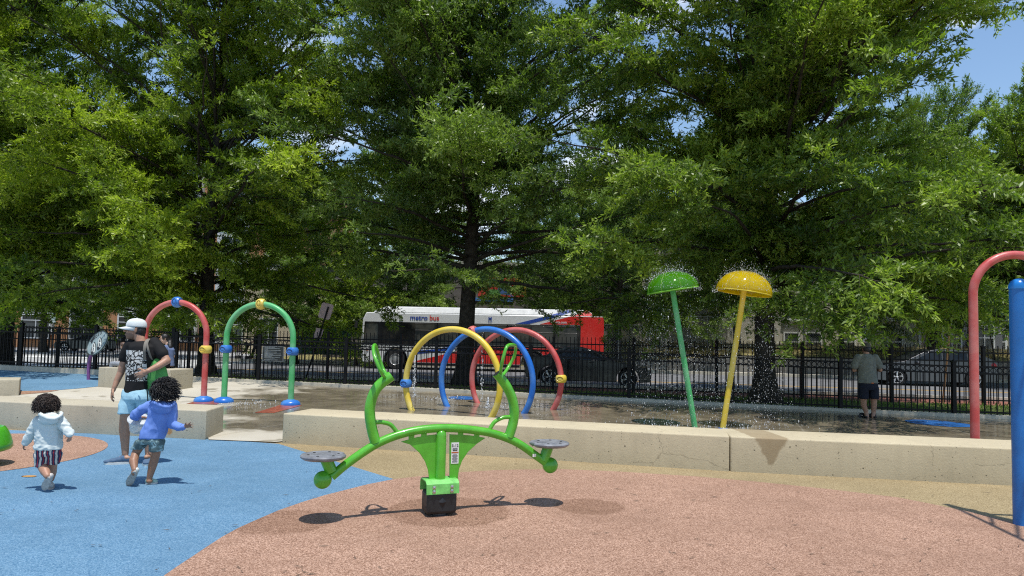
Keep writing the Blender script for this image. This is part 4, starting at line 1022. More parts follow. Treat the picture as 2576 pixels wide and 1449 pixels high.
suv_win = [[(1.62, 1.10), (2.20, 1.44), (2.72, 1.53), (2.74, 1.10)], [(2.80, 1.10), (2.79, 1.53), (3.35, 1.545), (3.72, 1.48), (3.74, 1.12)], [(3.80, 1.13), (3.79, 1.47), (4.10, 1.38), (4.35, 1.20)]]
gp = pm('car_grey_paint', (.045, .045, .052), .22, metal=.3, var=.06, coat=.6)
pS = G(2377, 974); car('parked_car', 'silver grey car with a sloping back, beyond the right end of the fences', (pS.x, 30.9, .0), math.atan(-.16), 5.02, 1.88, 1.62, suv_body, suv_win, gp, .35, roof=[(1.30, 1.08, 2.06, 1.47), (4.12, 1.47, 4.72, 1.22)])
sed_body = [(.02, .30), (.0, .52), (.10, .68), (.5, .78), (1.25, .90), (1.95, 1.28), (2.45, 1.40), (3.05, 1.40), (3.75, 1.06), (4.2, 1.0), (4.40, .92), (4.44, .6), (4.40, .32)]
sed_win = [[(1.55, .93), (2.02, 1.25), (2.45, 1.33), (2.46, .95)], [(2.52, .95), (2.51, 1.335), (3.0, 1.32), (3.45, 1.05), (3.46, .96)]]
bp_ = pm('car_black_paint', (.005, .006, .009), .12, metal=.0, var=.05, coat=.2, sp=.3)
pD = G(1487, 974); car('parked_car', 'glossy black car parked at the near kerb behind the red ring', (pD.x, 25.35, .0), math.pi + math.atan(-.16), 4.44, 1.78, 1.40, sed_body, sed_win, bp_, .33, roof=[(1.30, .93, 1.93, 1.27), (3.12, 1.36, 3.66, 1.09)])
pL = G(205, 884); car('parked_car', 'dark car waiting at the crosswalk on the far left', (pL.x, pL.y + 1, .0), R(8), 4.6, 1.8, 1.42, [(x * 4.6 / 4.44, z) for x, z in sed_body], [[(x * 4.6 / 4.44, z) for x, z in p] for p in sed_win], pm('car_dark_paint', (.03, .032, .036), .25, metal=.3, coat=.5), .33, roof=[(1.34, .93, 2.0, 1.27), (3.22, 1.36, 3.78, 1.09)])

# ------------------------------------------------------------------ buildings
M_bo = brick('orange_brick', (.46, .205, .085), (.40, .17, .07), (.42, .30, .20)); M_stone = pm('pale_stone', (.46, .43, .38), .8, var=.15, vs=1.5, sp=.2)
M_wf = pm('window_white', (.55, .56, .55), .5, var=.06); M_wg = glass_dark('house_glass', (.02, .026, .03), .05); M_roof = pm('roof_grey', (.16, .155, .15), .8, var=.2)
M_pale = brick('pale_brick', (.50, .475, .40), (.45, .425, .35), (.38, .36, .31), .9); M_greyb = brick('grey_brick', (.16, .14, .13), (.12, .105, .10), (.2, .19, .18), 1.0)
def window(parent, c, w, h, ax=Vector((1, 0, 0)), nrm=Vector((0, -1, 0)), cols=2, rows=2, fw=.08, sill=True, door=False):
    Q = Matrix((ax, -nrm, Vector((0, 0, 1)))).transposed(); c = Vector(c)
    m = MB(); 
    for s in (-1, 1):
        m.box(c + ax * (s * (w / 2 - fw / 2)) + nrm * .05, (fw, .12, h), Q); m.box(c + Vector((0, 0, s * (h / 2 - fw / 2))) + nrm * .05, (w - 2 * fw, .11, fw), Q)
    for i in range(1, cols): m.box(c + ax * (w * (i / cols - .5)) + nrm * .04, (fw * .55, .09, h - 2 * fw), Q)
    for i in range(1, rows): m.box(c + Vector((0, 0, h * (i / rows - .5))) + nrm * .042, (w - 2 * fw, .085, fw * .6), Q)
    if sill: m.box(c + Vector((0, 0, -h / 2 - .06)) + nrm * .09, (w + .24, .22, .10), Q)
    f = m.build('door' if door else 'window', M_wf, parent, smooth=0)
    g_ = MB(); g_.box(c + nrm * .012, (w - .04, .03, h - .04), Q); g_.build('pane', M_wg, f, smooth=0)
# left: orange brick apartments with white storefront frames
YL = 64.0
t = thing('apartment_building', 'orange brick apartment block with white window bays on the left, behind the trees', 'building', (-36, YL, 0))
mb = MB(); mb.box((-41, YL + 9, 8.6), (44, 18, 17.2)); mb.build('wall', M_bo, t, smooth=0)
mb = MB(); mb.box((-41, YL + 8.9, 17.5), (44.8, 18.8, .6)); mb.box((-41, YL - .06, 4.6), (44.2, .3, .5)); mb.build('cornice', M_stone, t, smooth=0)
for i in range(10):
    x = -61 + i * 4.4
    st = MB(); st.box((x, YL - .12, 9), (2.9, .5, 15.5)); st.build('bay', M_stone if i % 2 else M_wf, t, smooth=0)
    if i in (3,): pass
    window(t, (x, YL - .40, 2.5), 2.7, 3.4, cols=2, rows=2, fw=.12, sill=False)
    for k in range(4): window(t, (x, YL - .40, 6.6 + k * 3.1), 2.2, 1.9, cols=2, rows=2, fw=.10)
    if i in (4, 6):
        sh = MB()
        for k in range(8): sh.box((x, YL - .52, 3.0 + k * .16), (2.4, .12, .07), Matrix.Rotation(R(30), 3, 'X'))
        sh.build('louvre', M_wf, t, smooth=0)
# beige shop behind the arches
t = thing('low_building', 'low beige building behind the red and green arches', 'building', (-20, 58, 0))
mb = MB(); mb.box((-17.6, 62, 3.1), (9.5, 8, 6.2)); mb.build('wall', pm('beige_render', (.46, .39, .26), .85, var=.15, vs=1), t, smooth=0)
mb = MB(); mb.box((-17.6, 62, 6.35), (9.9, 8.4, .3)); mb.build('parapet', M_stone, t, smooth=0)
for x in (-20.2, -17.2): window(t, (x, 57.98, 1.9), 1.6, 2.2, cols=2)
# mural building behind the bus
t = thing('mural_building', 'dark grey brick building with a red and yellow mural above the bus', 'building', (-3, 52, 0))
mb = MB(); mb.box((-3, 57, 3.6), (22, 10, 7.2)); mb.build('wall', M_greyb, t, smooth=0)
mb = MB(); mb.box((-3, 56.9, 7.3), (22.4, 10.4, .25)); mb.build('parapet', M_stone, t, smooth=0)
def mural():
    m, nt, n, b = new_mat('mural_paint'); tcn = N(nt, 'ShaderNodeTexCoord').outputs['Object']
    mpn = N(nt, 'ShaderNodeMapping'); mpn.inputs['Scale'].default_value = (.9, 1, 1.3); mpn.inputs['Rotation'].default_value = (0, .5, 0); L(nt, tcn, mpn.inputs[0])
    v = N(nt, 'ShaderNodeTexVoronoi'); v.inputs['Scale'].default_value = 1.3; L(nt, mpn.outputs[0], v.inputs['Vector'])
    sep = N(nt, 'ShaderNodeSeparateColor'); L(nt, v.outputs['Color'], sep.inputs[0])
    r = ramp(nt, sep.outputs[0], ((0.0, (.5, .03, .02)), (.45, (.6, .4, .03)), (.62, (.10, .26, .06)), (.75, (.55, .05, .03)), (.9, (.05, .12, .3)))); r.color_ramp.interpolation = 'CONSTANT'
    L(nt, r.outputs[0], b.inputs['Base Color']); b.inputs['Roughness'].default_value = .8; return m
mb = MB(); mb.box((-.75, 51.97, 5.6), (3.6, .06, 1.5)); mb.build('mural', mural(), t, smooth=0)
mb = MB(); mb.box((-1.6, 51.96, 4.62), (3.4, .05, .26)); mb.build('mural_stripe', pm('mural_blue', (.07, .20, .5), .8), t, smooth=0)
for x in (-12, -9, -6): window(t, (x, 51.98, 3.6), 1.4, 1.9)
# right: pale brick apartments on the bank
YR = 47.0; zb = 1.7
t = thing('apartment_building', 'pale brick three-storey apartments on the grassy bank at the right', 'building', (27, YR, zb))
mb = MB(); mb.box((30, YR + 6, zb + 4.6), (44, 12, 9.6)); mb.build('wall', M_pale, t, smooth=0)
mb = MB(); mb.box((30, YR + 6, zb + 9.5), (44.6, 12.6, .35)); mb.build('parapet', M_stone, t, smooth=0)
def wx(px, py): return atY(px, py, YR - .02)
for px, w, h in ((2131, 1.1, 1.35), (2512, .95, 1.3), (2045, 1.1, 1.35), (1990, 1.1, 1.35), (2250, 1.1, 1.35), (2330, 1.1, 1.3), (2640, 1.1, 1.35), (2720, 1.1, 1.35)):
    for py in (779, 779 - 110, 779 - 216, 860):
        q = wx(px, py); window(t, (q.x, YR - .02, q.z), w, h, cols=1, rows=2, fw=.10)
for px in (2472, 2390):
    q = wx(px, 800); dk = MB(); dk.box((q.x + .3, YR - .05, zb + 3.9), (1.9, .12, 8.2)); rc = dk.build('stair_recess', pm('recess_grey', (.12, .12, .125), .8), t, smooth=0)
    for py in (785, 675, 850): q2 = wx(px, py); window(t, (q2.x, YR - .14, q2.z), 1.35, 1.8, cols=2, rows=2, fw=.1, sill=False)
# bank with low wall, chain link fences
M_rw = concrete('retaining_wall', (.22, .21, .19), pits=False)
def bankY(x): return roadY(x) + 11.4
mb = MB(); xs = (5.0, 12, 20, 28, 36, 60)
vs = []; fs = []
for i, x in enumerate(xs):
    h = lerp(.35, 1.05, clamp((x - 5) / 8, 0, 1))
    vs += [(x, bankY(x) + .03, -.05), (x, bankY(x), h), (x, bankY(x) + .35, h), (x, bankY(x) + .4, -.05)]
for i in range(len(xs) - 1):
    for j in range(4): fs.append((i * 4 + j, i * 4 + (j + 1) % 4, (i + 1) * 4 + (j + 1) % 4, (i + 1) * 4 + j))
fs.append((0, 1, 2, 3)); fs.append(tuple(len(vs) - 4 + j for j in (3, 2, 1, 0)))
o = tag(MB().add(vs, fs).build('retaining_wall', M_rw, None, (5, bankY(5), 0), smooth=0), 'low grey retaining wall along the far pavement below the dry bank', 'wall')
vs = []; fs = []; nx = 14
for i in range(nx):
    x = 5.0 + i * 4.3; h = lerp(.35, 1.05, clamp((x - 5) / 8, 0, 1)) - .03
    for dy, z in ((.34, h), (2.2, lerp(h, zb, .55)), (4.5, zb), (40, zb)): vs.append((x, bankY(x) + dy, z))
for i in range(nx - 1):
    for j in range(3): fs.append((i * 4 + j, i * 4 + j + 1, (i + 1) * 4 + j + 1, (i + 1) * 4 + j))
bank = MB().add(vs, fs).build('hill', M_dry, None, (5, 40, 0)); struct(bank); bank['label'] = 'dry grassy bank below the pale apartments'
M_galv = pm('galvanised', (.30, .31, .31), .45, metal=.5, var=.1)
def chain_fence(lab, a, b, h, pitch, col=M_galv, za=0, zb_=None, cloth=None):
    a = Vector((a[0], a[1], za)); b = Vector((b[0], b[1], za if zb_ is None else zb_)); ln = (b - a).length; u = (b - a) / ln
    t = thing('chain_link_fence', lab, 'fence', a, 'chain link fences')
    V = lambda s, w: a + u * s + Vector((0, 0, w))
    n = max(1, round(ln / 2.8))
    for i in range(n + 1): MB().tube([V(ln * i / n, -.05), V(ln * i / n, h + .05)], .028, 8).build('post', col, t)
    MB().tube([V(0, h), V(ln, h)], .021, 6).build('top_rail', col, t)
    m = MB(); k = int((ln + h) / pitch)
    for i in range(k):
        s = -h + i * pitch
        for sg in (0, 1):
            s0, s1 = s, s + h; w0, w1 = 0, h
            if s0 < 0: w0 = -s0; s0 = 0
            if s1 > ln: w1 = h - (s1 - ln); s1 = ln
            if s1 <= s0: continue
            if sg: m.tube([V(ln - s0, w0), V(ln - s1, w1)], .0045, 3, cap=False)
            else: m.tube([V(s0, w0), V(s1, w1)], .0045, 3, cap=False)
    m.build('wire_mesh', col, t, smooth=0); return t
chain_fence('grey chain link fence on the dry bank below the pale apartments', (9, bankY(9) + 2.4), (44, bankY(44) + 2.4), 1.9, .13, za=1.35, zb_=1.45)
chain_fence('tall chain link fence behind the green arch', (-18, 43), (-9.7, 41), 2.9, .15)
chain_fence('chain link fence across the street behind the bus and black car', (-9.5, 41.2), (8.6, 38.7), 2.6, .15)
# teal screen hung on the chain link
def screen():
    n, k = 60, 10; vs = []; fs = []; a = atY(745, 850, 40.4); b = atY(884, 850, 39.4)
    for i in range(n + 1):
        for j in range(k + 1):
            f, g_ = i / n, j / k; p = lerp(a, b, f)
            z = lerp(.55, 2.35 + .10 * math.sin(f * 20) + .07 * math.sin(f * 47 + 1) - .18 * math.sin(f * math.pi) , g_)
            vs.append((p.x, p.y + .07 * math.sin(f * 34 + g_ * 4) + .05 * math.sin(f * 80 + 7 * g_), z))
    for i in range(n):
        for j in range(k): fs.append((i * (k + 1) + j, (i + 1) * (k + 1) + j, (i + 1) * (k + 1) + j + 1, i * (k + 1) + j + 1))
    o = MB().add(vs, fs).build('fence_screen', pm('teal_cloth', (.06, .16, .135), .85, var=.2, vs=2), None, (a.x, a.y, .5)); o.modifiers.new('thickness', 'SOLIDIFY').thickness = .01
    tag(o, 'sagging teal cloth screen hung on the far chain link fence, left of the bus', 'screen')
screen()

# ------------------------------------------------------------------ signs and poles
M_sw = pm('sign_white', (.66, .66, .63), .45, var=.06); M_sr = pm('sign_red', (.5, .03, .03), .45, var=.08); M_si = pm('sign_ink', (.02, .02, .02), .6, var=0); M_gp = pm('sign_post_grey', (.14, .145, .14), .5, metal=.3)
# speed limit
c = atY(414.5, 800, 40.0); t = thing('speed_sign', 'white speed limit sign seen under the red arch', 'sign', (c.x, c.y, 0))
MB().box((c.x, c.y + .03, c.z / 2 + .2), (.06, .04, c.z + .5)).build('post', M_gp, t); bd = MB().box(c, (.61, .015, .80)).build('plate', M_sw, t, bevel=.0)
m = MB(); I3 = Matrix.Identity(3)
text_mesh(m, 'SPEED', .17, I3, c + Vector((0, -.012, .27)), 0, .003); text_mesh(m, 'LIMIT', .17, I3, c + Vector((0, -.012, .09)), 0, .003); text_mesh(m, '25', .42, I3, c + Vector((0, -.012, -.19)), 0, .006); m.build('lettering', M_si, bd, smooth=0)
# parking sign
yS = 21.2; c = atY(2179, 833, yS); t = thing('parking_sign', 'narrow parking signs on a post above the man at the fence', 'sign', (c.x, yS, 0))
MB().box((c.x, yS + .03, c.z / 2 + .15), (.055, .035, c.z + .9)).build('post', M_gp, t)
top = atY(2182, 806, yS); q = MB().box(top, (.20, .012, .20)).build('plate', M_sw, t)
m = MB(); m.tube([top + Vector((-.02, -.01, .06)), top + Vector((.05, -.01, .0)), top + Vector((-.02, -.01, -.04))], .014, 5); m.box(top + Vector((0, -.01, -.075)), (.15, .004, .014)); m.build('symbol', M_si, q, smooth=0)
mid = atY(2180, 829, yS); q = MB().box(mid, (.215, .012, .305)).build('plate', M_sw, t)
m = MB(); text_mesh(m, '2 HOUR', .052, I3, mid + Vector((0, -.009, .095)), 0, .001); text_mesh(m, 'PARKING', .046, I3, mid + Vector((0, -.009, .035)), 0, .001)
for k in range(2): m.box(mid + Vector((0, -.008, -.03 - k * .03)), (.13, .003, .012))
m.box(mid + Vector((.0, -.008, -.115)), (.12, .003, .016)); m.add([mid + Vector(v) for v in ((.05, -.010, -.09), (.095, -.010, -.115), (.05, -.010, -.14))], [(0, 1, 2)]); m.build('lettering', M_si, q, smooth=0)
lo = atY(2179, 855, yS); q = MB().box(lo, (.205, .012, .30)).build('plate', M_sw, t)
m = MB(); m.box(lo + Vector((0, -.0085, .115)), (.19, .004, .05)); m.box(lo + Vector((0, -.0085, -.11)), (.19, .004, .06)); m.ell(lo + Vector((0, -.009, -.02)), (.05, .004, .035)); m.build('print', M_sr, q, smooth=0)
# small plate on a thin pole at the left
c = atY(135.5, 800, 44); t = thing('street_sign', 'small pale green sign plate on a thin pole at the left', 'sign', (c.x, 44, 0))
MB().tube([(c.x, 44.03, 0), (c.x, 44.03, c.z + .4)], .03, 8).build('post', M_gp, t); q = MB().box(c, (.30, .012, .62)).build('plate', pm('plate_pale', (.55, .62, .57), .5), t)
m = MB()
for k, w in enumerate((.18, .12, .2, .15)): m.box(c + Vector((0, -.009, .2 - .11 * k)), (w, .003, .035))
m.build('print', pm('plate_green', (.08, .2, .12), .5), q, smooth=0)
# leaning sign post
yP = 23.4; a = atY(766, 957, yP); b = atY(826, 772, yP + .3); a.z = zt(a.x, a.y); t = thing('leaning_post', 'black leaning sign post with the pinkish back of a sign, left of the bus', 'sign', a)
MB().tube([a, b], .028, 8).build('post', M_iron, t); u = (b - a).normalized(); n_ = Vector((0, -1, 0)); u2 = u.cross(n_)
pk = pm('sign_back', (.50, .33, .29), .5, var=.2)
c = b - u * .15 + Vector((-.05, .04, 0)); m = MB(); oc = [c + u * (.27 * x) + u2 * (.21 * y) for x, y in ((.8, -1), (1, -.8), (1, .8), (.8, 1), (-.8, 1), (-1, .8), (-1, -.8), (-.8, -1))]
m.add(oc + [p + Vector((0, .012, 0)) for p in oc], [tuple(range(8)), tuple(range(15, 7, -1))] + [(k, k + 8, (k + 1) % 8 + 8, (k + 1) % 8) for k in range(8)]); m.build('plate', pk, t, smooth=0)
c = b - u * .95 + Vector((-.06, .04, 0)); m = MB(); oc = [c + u * x + u2 * y for x, y in ((-.18, -.13), (.18, -.13), (.18, .13), (-.18, .13))]
m.add(oc + [p + Vector((0, .012, 0)) for p in oc], [(0, 1, 2, 3), (7, 6, 5, 4)] + [(k, k + 4, (k + 1) % 4 + 4, (k + 1) % 4) for k in range(4)]); m.build('plate', pk, t, smooth=0)
c = atY(825.5, 814, 39.0); t = thing('warning_sign', 'small red sign with a white band hung on the teal screen', 'sign', c); q = MB().box(c, (.46, .02, .30)).build('plate', M_sr, t); MB().box(c + Vector((0, -.013, -.105)), (.44, .008, .07)).build('band', M_sw, q)
# wooden stake
a = atY(2372, 1007, 21.0); b = atY(2390, 822, 21.0); a.z = 0
tag(MB().bar(a, b, .045, .045).build('wooden_stake', pm('raw_timber', (.25, .14, .06), .8, var=.3, vs=8), None, a, bevel=.004), 'thin brown wooden stake leaning by the grey car', 'stake')
# street lamp at the left
x0 = atY(14, 165, 26); t = thing('street_lamp', 'street lamp with a white shade among the leaves at the top left', 'lamp', (x0.x, 26, 0))
MB().tube([(x0.x, 26, 0), (x0.x, 26, x0.z - .3)], [.10, .06], 12).build('pole', M_gp, t)
MB().lathe([(.06, -.35), (.10, -.1), (.52, -.08), (.50, .02), (.30, .22), (.12, .36), (.04, .5), (0, .5)], x0, 24).build('lamp_shade', pm('lamp_white', (.7, .7, .68), .4), t)
# ------------------------------------------------------------------ trees
M_bark = pm('bark', (.055, .047, .038), .95, var=.45, vs=7, bump=.8, bs=26, sp=.1)
LF_warm = leaf_mat('leaves_warm', (.050, .095, .012), (.195, .270, .026), (.43, .51, .050), .45)
LF_cool = leaf_mat('leaves_cool', (.046, .090, .022), (.150, .225, .044), (.320, .420, .085), .6)
LF_mix = leaf_mat('leaves_mixed', (.045, .090, .015), (.172, .255, .036), (.40, .495, .072), .5)
LF_far = leaf_mat('leaves_far', (.045, .085, .020), (.135, .205, .042), (.280, .370, .085), .4)
def unit(v): return v / (np.linalg.norm(v, axis=-1, keepdims=True) + 1e-9)
def leaf_object(name, P, D, S, ln, wd, rng, mat, parent, upb=.9):
    """P leaf bases, D leaf directions, S shade per leaf: one small pointed blade each"""
    n = len(P); up = np.array([0, -.32, upb * .75]) + rng.normal(0, .62, (n, 3)); side = unit(np.cross(D, up)); l = (ln * rng.uniform(.65, 1.25, n))[:, None]; w = (wd * rng.uniform(.75, 1.25, n))[:, None]
    nr = unit(np.cross(side, D)); V = np.empty((n, 4, 3))
    V[:, 0] = P; V[:, 1] = P + D * l * .5 + side * w * .5 + nr * l * .05; V[:, 2] = P + D * l - nr * l * .04; V[:, 3] = P + D * l * .5 - side * w * .5 + nr * l * .05
    me = bpy.data.meshes.new(name); me.vertices.add(n * 4); me.vertices.foreach_set('co', V.reshape(-1).astype(np.float32))
    me.loops.add(n * 4); me.loops.foreach_set('vertex_index', np.arange(n * 4, dtype=np.int32)); me.polygons.add(n)
    me.polygons.foreach_set('loop_start', np.arange(0, n * 4, 4, dtype=np.int32)); me.update(calc_edges=True)
    at = me.attributes.new('shade', 'FLOAT', 'FACE'); at.data.foreach_set('value', S.astype(np.float32)); me.materials.append(mat)
    o = bpy.data.objects.new(name, me); COL.objects.link(o); o.parent = parent; return o
def tree(name, label, loc, H, Rc, hb, nl, seed, mat, r0=.30, leaf=(.150, .044), dens=1.0, droop=1.0, group=None, gap=-.30, top=.12, kinds=24, hole=.30, front=None):
    rng = np.random.default_rng(seed); rd = random.Random(seed)
    t = thing(name, label, 'tree', loc, group)
    tr = MB(); lean = (rd.uniform(-.25, .25), rd.uniform(-.25, .25)); ax = []
    for i in range(13):
        f = i / 12; ax.append(Vector((lean[0] * f + .10 * math.sin(f * 7 + seed), lean[1] * f + .10 * math.cos(f * 6 + seed), f * H)))
    rr = [r0 * (1 - .93 * (i / 12) ** .85) for i in range(13)]
    pts = catmull(ax, 4); rs = [lerp(rr[min(12, i // 4)], rr[min(12, i // 4 + 1)], (i % 4) / 4) for i in range(len(pts))]
    for i in range(len(pts)):
        if pts[i].z < .9: rs[i] *= 1 + .75 * (1 - pts[i].z / .9) ** 2
    pts[0].z = -.1
    tr.tube([p + Vector(loc) for p in pts], rs, 16).build('trunk', M_bark, t, smooth=180)
    def axis(z):
        f = clamp(z / H, 0, 1) * 12; i = min(11, int(f)); return ax[i].lerp(ax[i + 1], f - i)
    br = MB(); CP = []; CD = []; CS = []; off = Vector((seed * 3.1, seed * 1.7, 0))
    for i in range(nl):
        f = (i + rd.uniform(.1, .9)) / nl; h = hb + (H * .97 - hb) * f ** 1.05
        az = i * 2.39996 + rd.uniform(-.35, .35)
        if front and rd.random() < front: az = -math.pi / 2 + rd.uniform(-1.25, 1.25)
        prof = (math.sin(math.pi * (.20 + .78 * f)) ** .75) * (1 - top * f)
        Ln = Rc * prof * rd.uniform(.72, 1.10) + .5
        el = lerp(R(-2), R(58), f ** .8) + rd.uniform(-.20, .22)
        dirv = Vector((math.cos(az), math.sin(az), 0)); p = axis(h).copy(); pth = [p.copy()]; st = .45; k = int(Ln / st) + 2; a2 = az
        for j in range(k):
            s_ = j / k
            e = el + (R(10) * (1 - s_ * 2.2) * droop if f < .45 else R(8) * (s_ - .2)) + rd.uniform(-.09, .09)
            a2 += rd.uniform(-.17, .17)
            p = p + Vector((math.cos(a2) * math.cos(e), math.sin(a2) * math.cos(e), math.sin(e))) * st; pth.append(p.copy())
        rl = max(.016, r0 * .20 * (1 - f) ** .8 + .014)
        br.tube(pth, [max(.007, rl * (1 - .92 * j / len(pth))) for j in range(len(pth))], 6)
        # side branches, their twigs, and leaf whorls along the twigs
        for j in range(max(1, int(len(pth) * .08)), len(pth)):
            s_ = j / (len(pth) - 1); d0 = (pth[j] - pth[j - 1]).normalized()
            for sd in (-1, 1):
                if rd.random() < .10: continue
                sl_ = (.65 + 1.35 * (1 - s_) ** .6 * min(1, Ln / 4)) * rd.uniform(.65, 1.3)
                q = Matrix.Rotation(R(rd.uniform(28, 66)) * sd, 3, 'Z') @ d0; q.z += rd.uniform(-.55, .60) - .22 * droop * (f < .3); q.normalize()
                b0 = pth[j]; mid = b0 + q * sl_ * .6
                v_ = noise.noise((mid + off) * .36) + .45 * noise.noise((mid + off) * .95)
                if v_ < gap: continue
                b1 = b0 + q * sl_ * .55 + Vector((0, 0, .03)); b2 = b0 + q * sl_ + Vector((0, 0, -.10 * sl_ * droop))
                br.tube([b0, b1, b2], [.010, .007, .003], 3, cap=False)
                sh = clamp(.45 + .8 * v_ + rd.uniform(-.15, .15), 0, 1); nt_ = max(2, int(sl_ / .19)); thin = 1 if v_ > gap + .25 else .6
                for m in range(nt_ + 1):
                    g_ = (m + .4) / (nt_ + .4)
                    if g_ < hole and .2 < s_ < .6: continue
                    bp_ = b0.lerp(b1, g_ / .55) if g_ < .55 else b1.lerp(b2, (g_ - .55) / .45)
                    for tw in (-1, 1):
                        if rd.random() > thin: continue
                        tq = Matrix.Rotation(R(rd.uniform(18, 62)) * tw, 3, 'Z') @ q; tq.z += rd.uniform(-.30, .50); tq.normalize()
                        tl = rd.uniform(.25, .62) * (1.1 - .35 * g_) * min(1.2, .5 + sl_ * .5); nc = max(2, int(tl / .115)); s2 = clamp(sh + rd.uniform(-.18, .18), 0, 1)
                        for c_ in range(nc):
                            e_ = (c_ + .75) / nc
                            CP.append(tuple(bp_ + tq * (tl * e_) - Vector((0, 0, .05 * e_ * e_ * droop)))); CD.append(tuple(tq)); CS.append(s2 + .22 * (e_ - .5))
            if s_ > .9:
                for _ in range(6): CP.append(tuple(pth[j] + Vector((rd.uniform(-.22, .22), rd.uniform(-.22, .22), rd.uniform(-.12, .2))))); CD.append(tuple(d0)); CS.append(.7)
    br.v = [tuple(Vector(v) + Vector(loc)) for v in br.v]
    br.build('limbs', M_bark, t, smooth=180, fix=False)
    CP = np.array(CP); CD = np.array(CD); CS = np.array(CS)
    per = max(3, int(round(7 * dens))); n = len(CP) * per
    P = np.repeat(CP, per, 0); Dm = np.repeat(CD, per, 0); S = np.repeat(CS, per)
    tt = rng.uniform(-.12, .10, n)[:, None]; D = unit(Dm * .66 + rng.normal(0, .64, (n, 3)) + np.array([0, 0, .12]))
    P = P + Dm * tt + rng.normal(0, .018, (n, 3)); S = np.clip(S + rng.uniform(-.15, .15, n), 0, 1)
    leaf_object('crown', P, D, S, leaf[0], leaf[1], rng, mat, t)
    return n
def tloc(px, Y, z=None):
    p = atY(px, 860, Y); return (p.x, Y, zt(p.x, Y) if z is None else z)
GN = 'street trees behind the fences'
NL = 0
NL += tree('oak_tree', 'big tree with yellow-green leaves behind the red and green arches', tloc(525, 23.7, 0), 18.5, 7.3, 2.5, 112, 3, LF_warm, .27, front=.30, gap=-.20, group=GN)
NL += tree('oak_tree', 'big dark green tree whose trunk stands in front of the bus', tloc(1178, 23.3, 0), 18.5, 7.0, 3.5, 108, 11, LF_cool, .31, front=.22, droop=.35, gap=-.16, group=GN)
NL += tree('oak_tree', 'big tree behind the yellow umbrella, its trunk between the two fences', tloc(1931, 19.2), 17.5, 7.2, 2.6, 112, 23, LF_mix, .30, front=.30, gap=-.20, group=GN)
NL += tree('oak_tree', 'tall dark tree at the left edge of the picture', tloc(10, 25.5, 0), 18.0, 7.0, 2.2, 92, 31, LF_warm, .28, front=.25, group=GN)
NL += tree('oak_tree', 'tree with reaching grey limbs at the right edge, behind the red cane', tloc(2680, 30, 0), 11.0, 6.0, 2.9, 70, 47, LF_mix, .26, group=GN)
NL += tree('oak_tree', 'tree with a bare dark trunk behind the silver grey car', tloc(2347, 35.5, .1), 13.0, 5.6, 3.4, 46, 59, LF_far, .33, leaf=(.16, .04), dens=.7, group='trees across the street')
NL += tree('oak_tree', 'shaggy tree across the street behind the green arch', tloc(745, 39.5, 0), 9.5, 5.0, 2.2, 40, 61, LF_far, .2, leaf=(.17, .045), dens=.7, group='trees across the street')
NL += tree('oak_tree', 'tree across the street behind the rear of the bus', tloc(1560, 40.5, 0), 12.5, 6.0, 2.6, 48, 67, LF_far, .24, leaf=(.17, .045), dens=.7, group='trees across the street')
NL += tree('oak_tree', 'tree across the street behind the umbrellas', tloc(1850, 42.0, 1.2), 12.0, 6.0, 2.2, 44, 71, LF_far, .24, leaf=(.17, .045), dens=.7, group='trees across the street')
NL += tree('oak_tree', 'tree across the street behind the man in the white cap', tloc(350, 45.0, 0), 11.0, 5.5, 2.8, 44, 73, LF_far, .24, leaf=(.18, .05), dens=.7, group='trees across the street')
NL += tree('oak_tree', 'tree across the street above the front of the bus', tloc(1030, 44.0, 0), 12.5, 6.0, 2.6, 46, 97, LF_far, .24, leaf=(.18, .05), dens=.7, group='trees across the street')
NL += tree('oak_tree', 'tree across the street hiding the right of the mural', tloc(1400, 46.0, 0), 12.0, 4.6, 2.6, 42, 101, LF_far, .24, leaf=(.18, .05), dens=.7, group='trees across the street')
NL += tree('oak_tree', 'round-headed tree on the bank behind the parking sign', tloc(2120, 41.5, 1.3), 7.5, 3.6, 1.8, 30, 79, LF_far, .15, leaf=(.16, .04), dens=.7, group='trees across the street')
NL += tree('young_tree', 'thin young tree on the bank beside the red cane', tloc(2497, 37.5, .6), 3.9, 1.3, 1.9, 14, 83, LF_far, .05, leaf=(.15, .035), dens=.7)
NL += tree('oak_tree', 'tree at the far left across the street, in front of the brick apartments', tloc(110, 50.0, 0), 13.0, 6.2, 2.6, 46, 103, LF_far, .24, leaf=(.19, .05), dens=.7, group='trees across the street')
NL += tree('oak_tree', 'leafy tree on the bank in front of the pale apartments, behind the red cane', tloc(2440, 43.0, 1.6), 9.5, 4.8, 2.4, 40, 107, LF_far, .2, leaf=(.17, .045), dens=.7, group='trees across the street')
NL += tree('shrub', 'pale yellow-green shrub in front of the bus driver', tloc(893, 38.6, 0), 4.8, 2.0, .6, 26, 89, LF_warm, .06, leaf=(.16, .04), dens=.7)
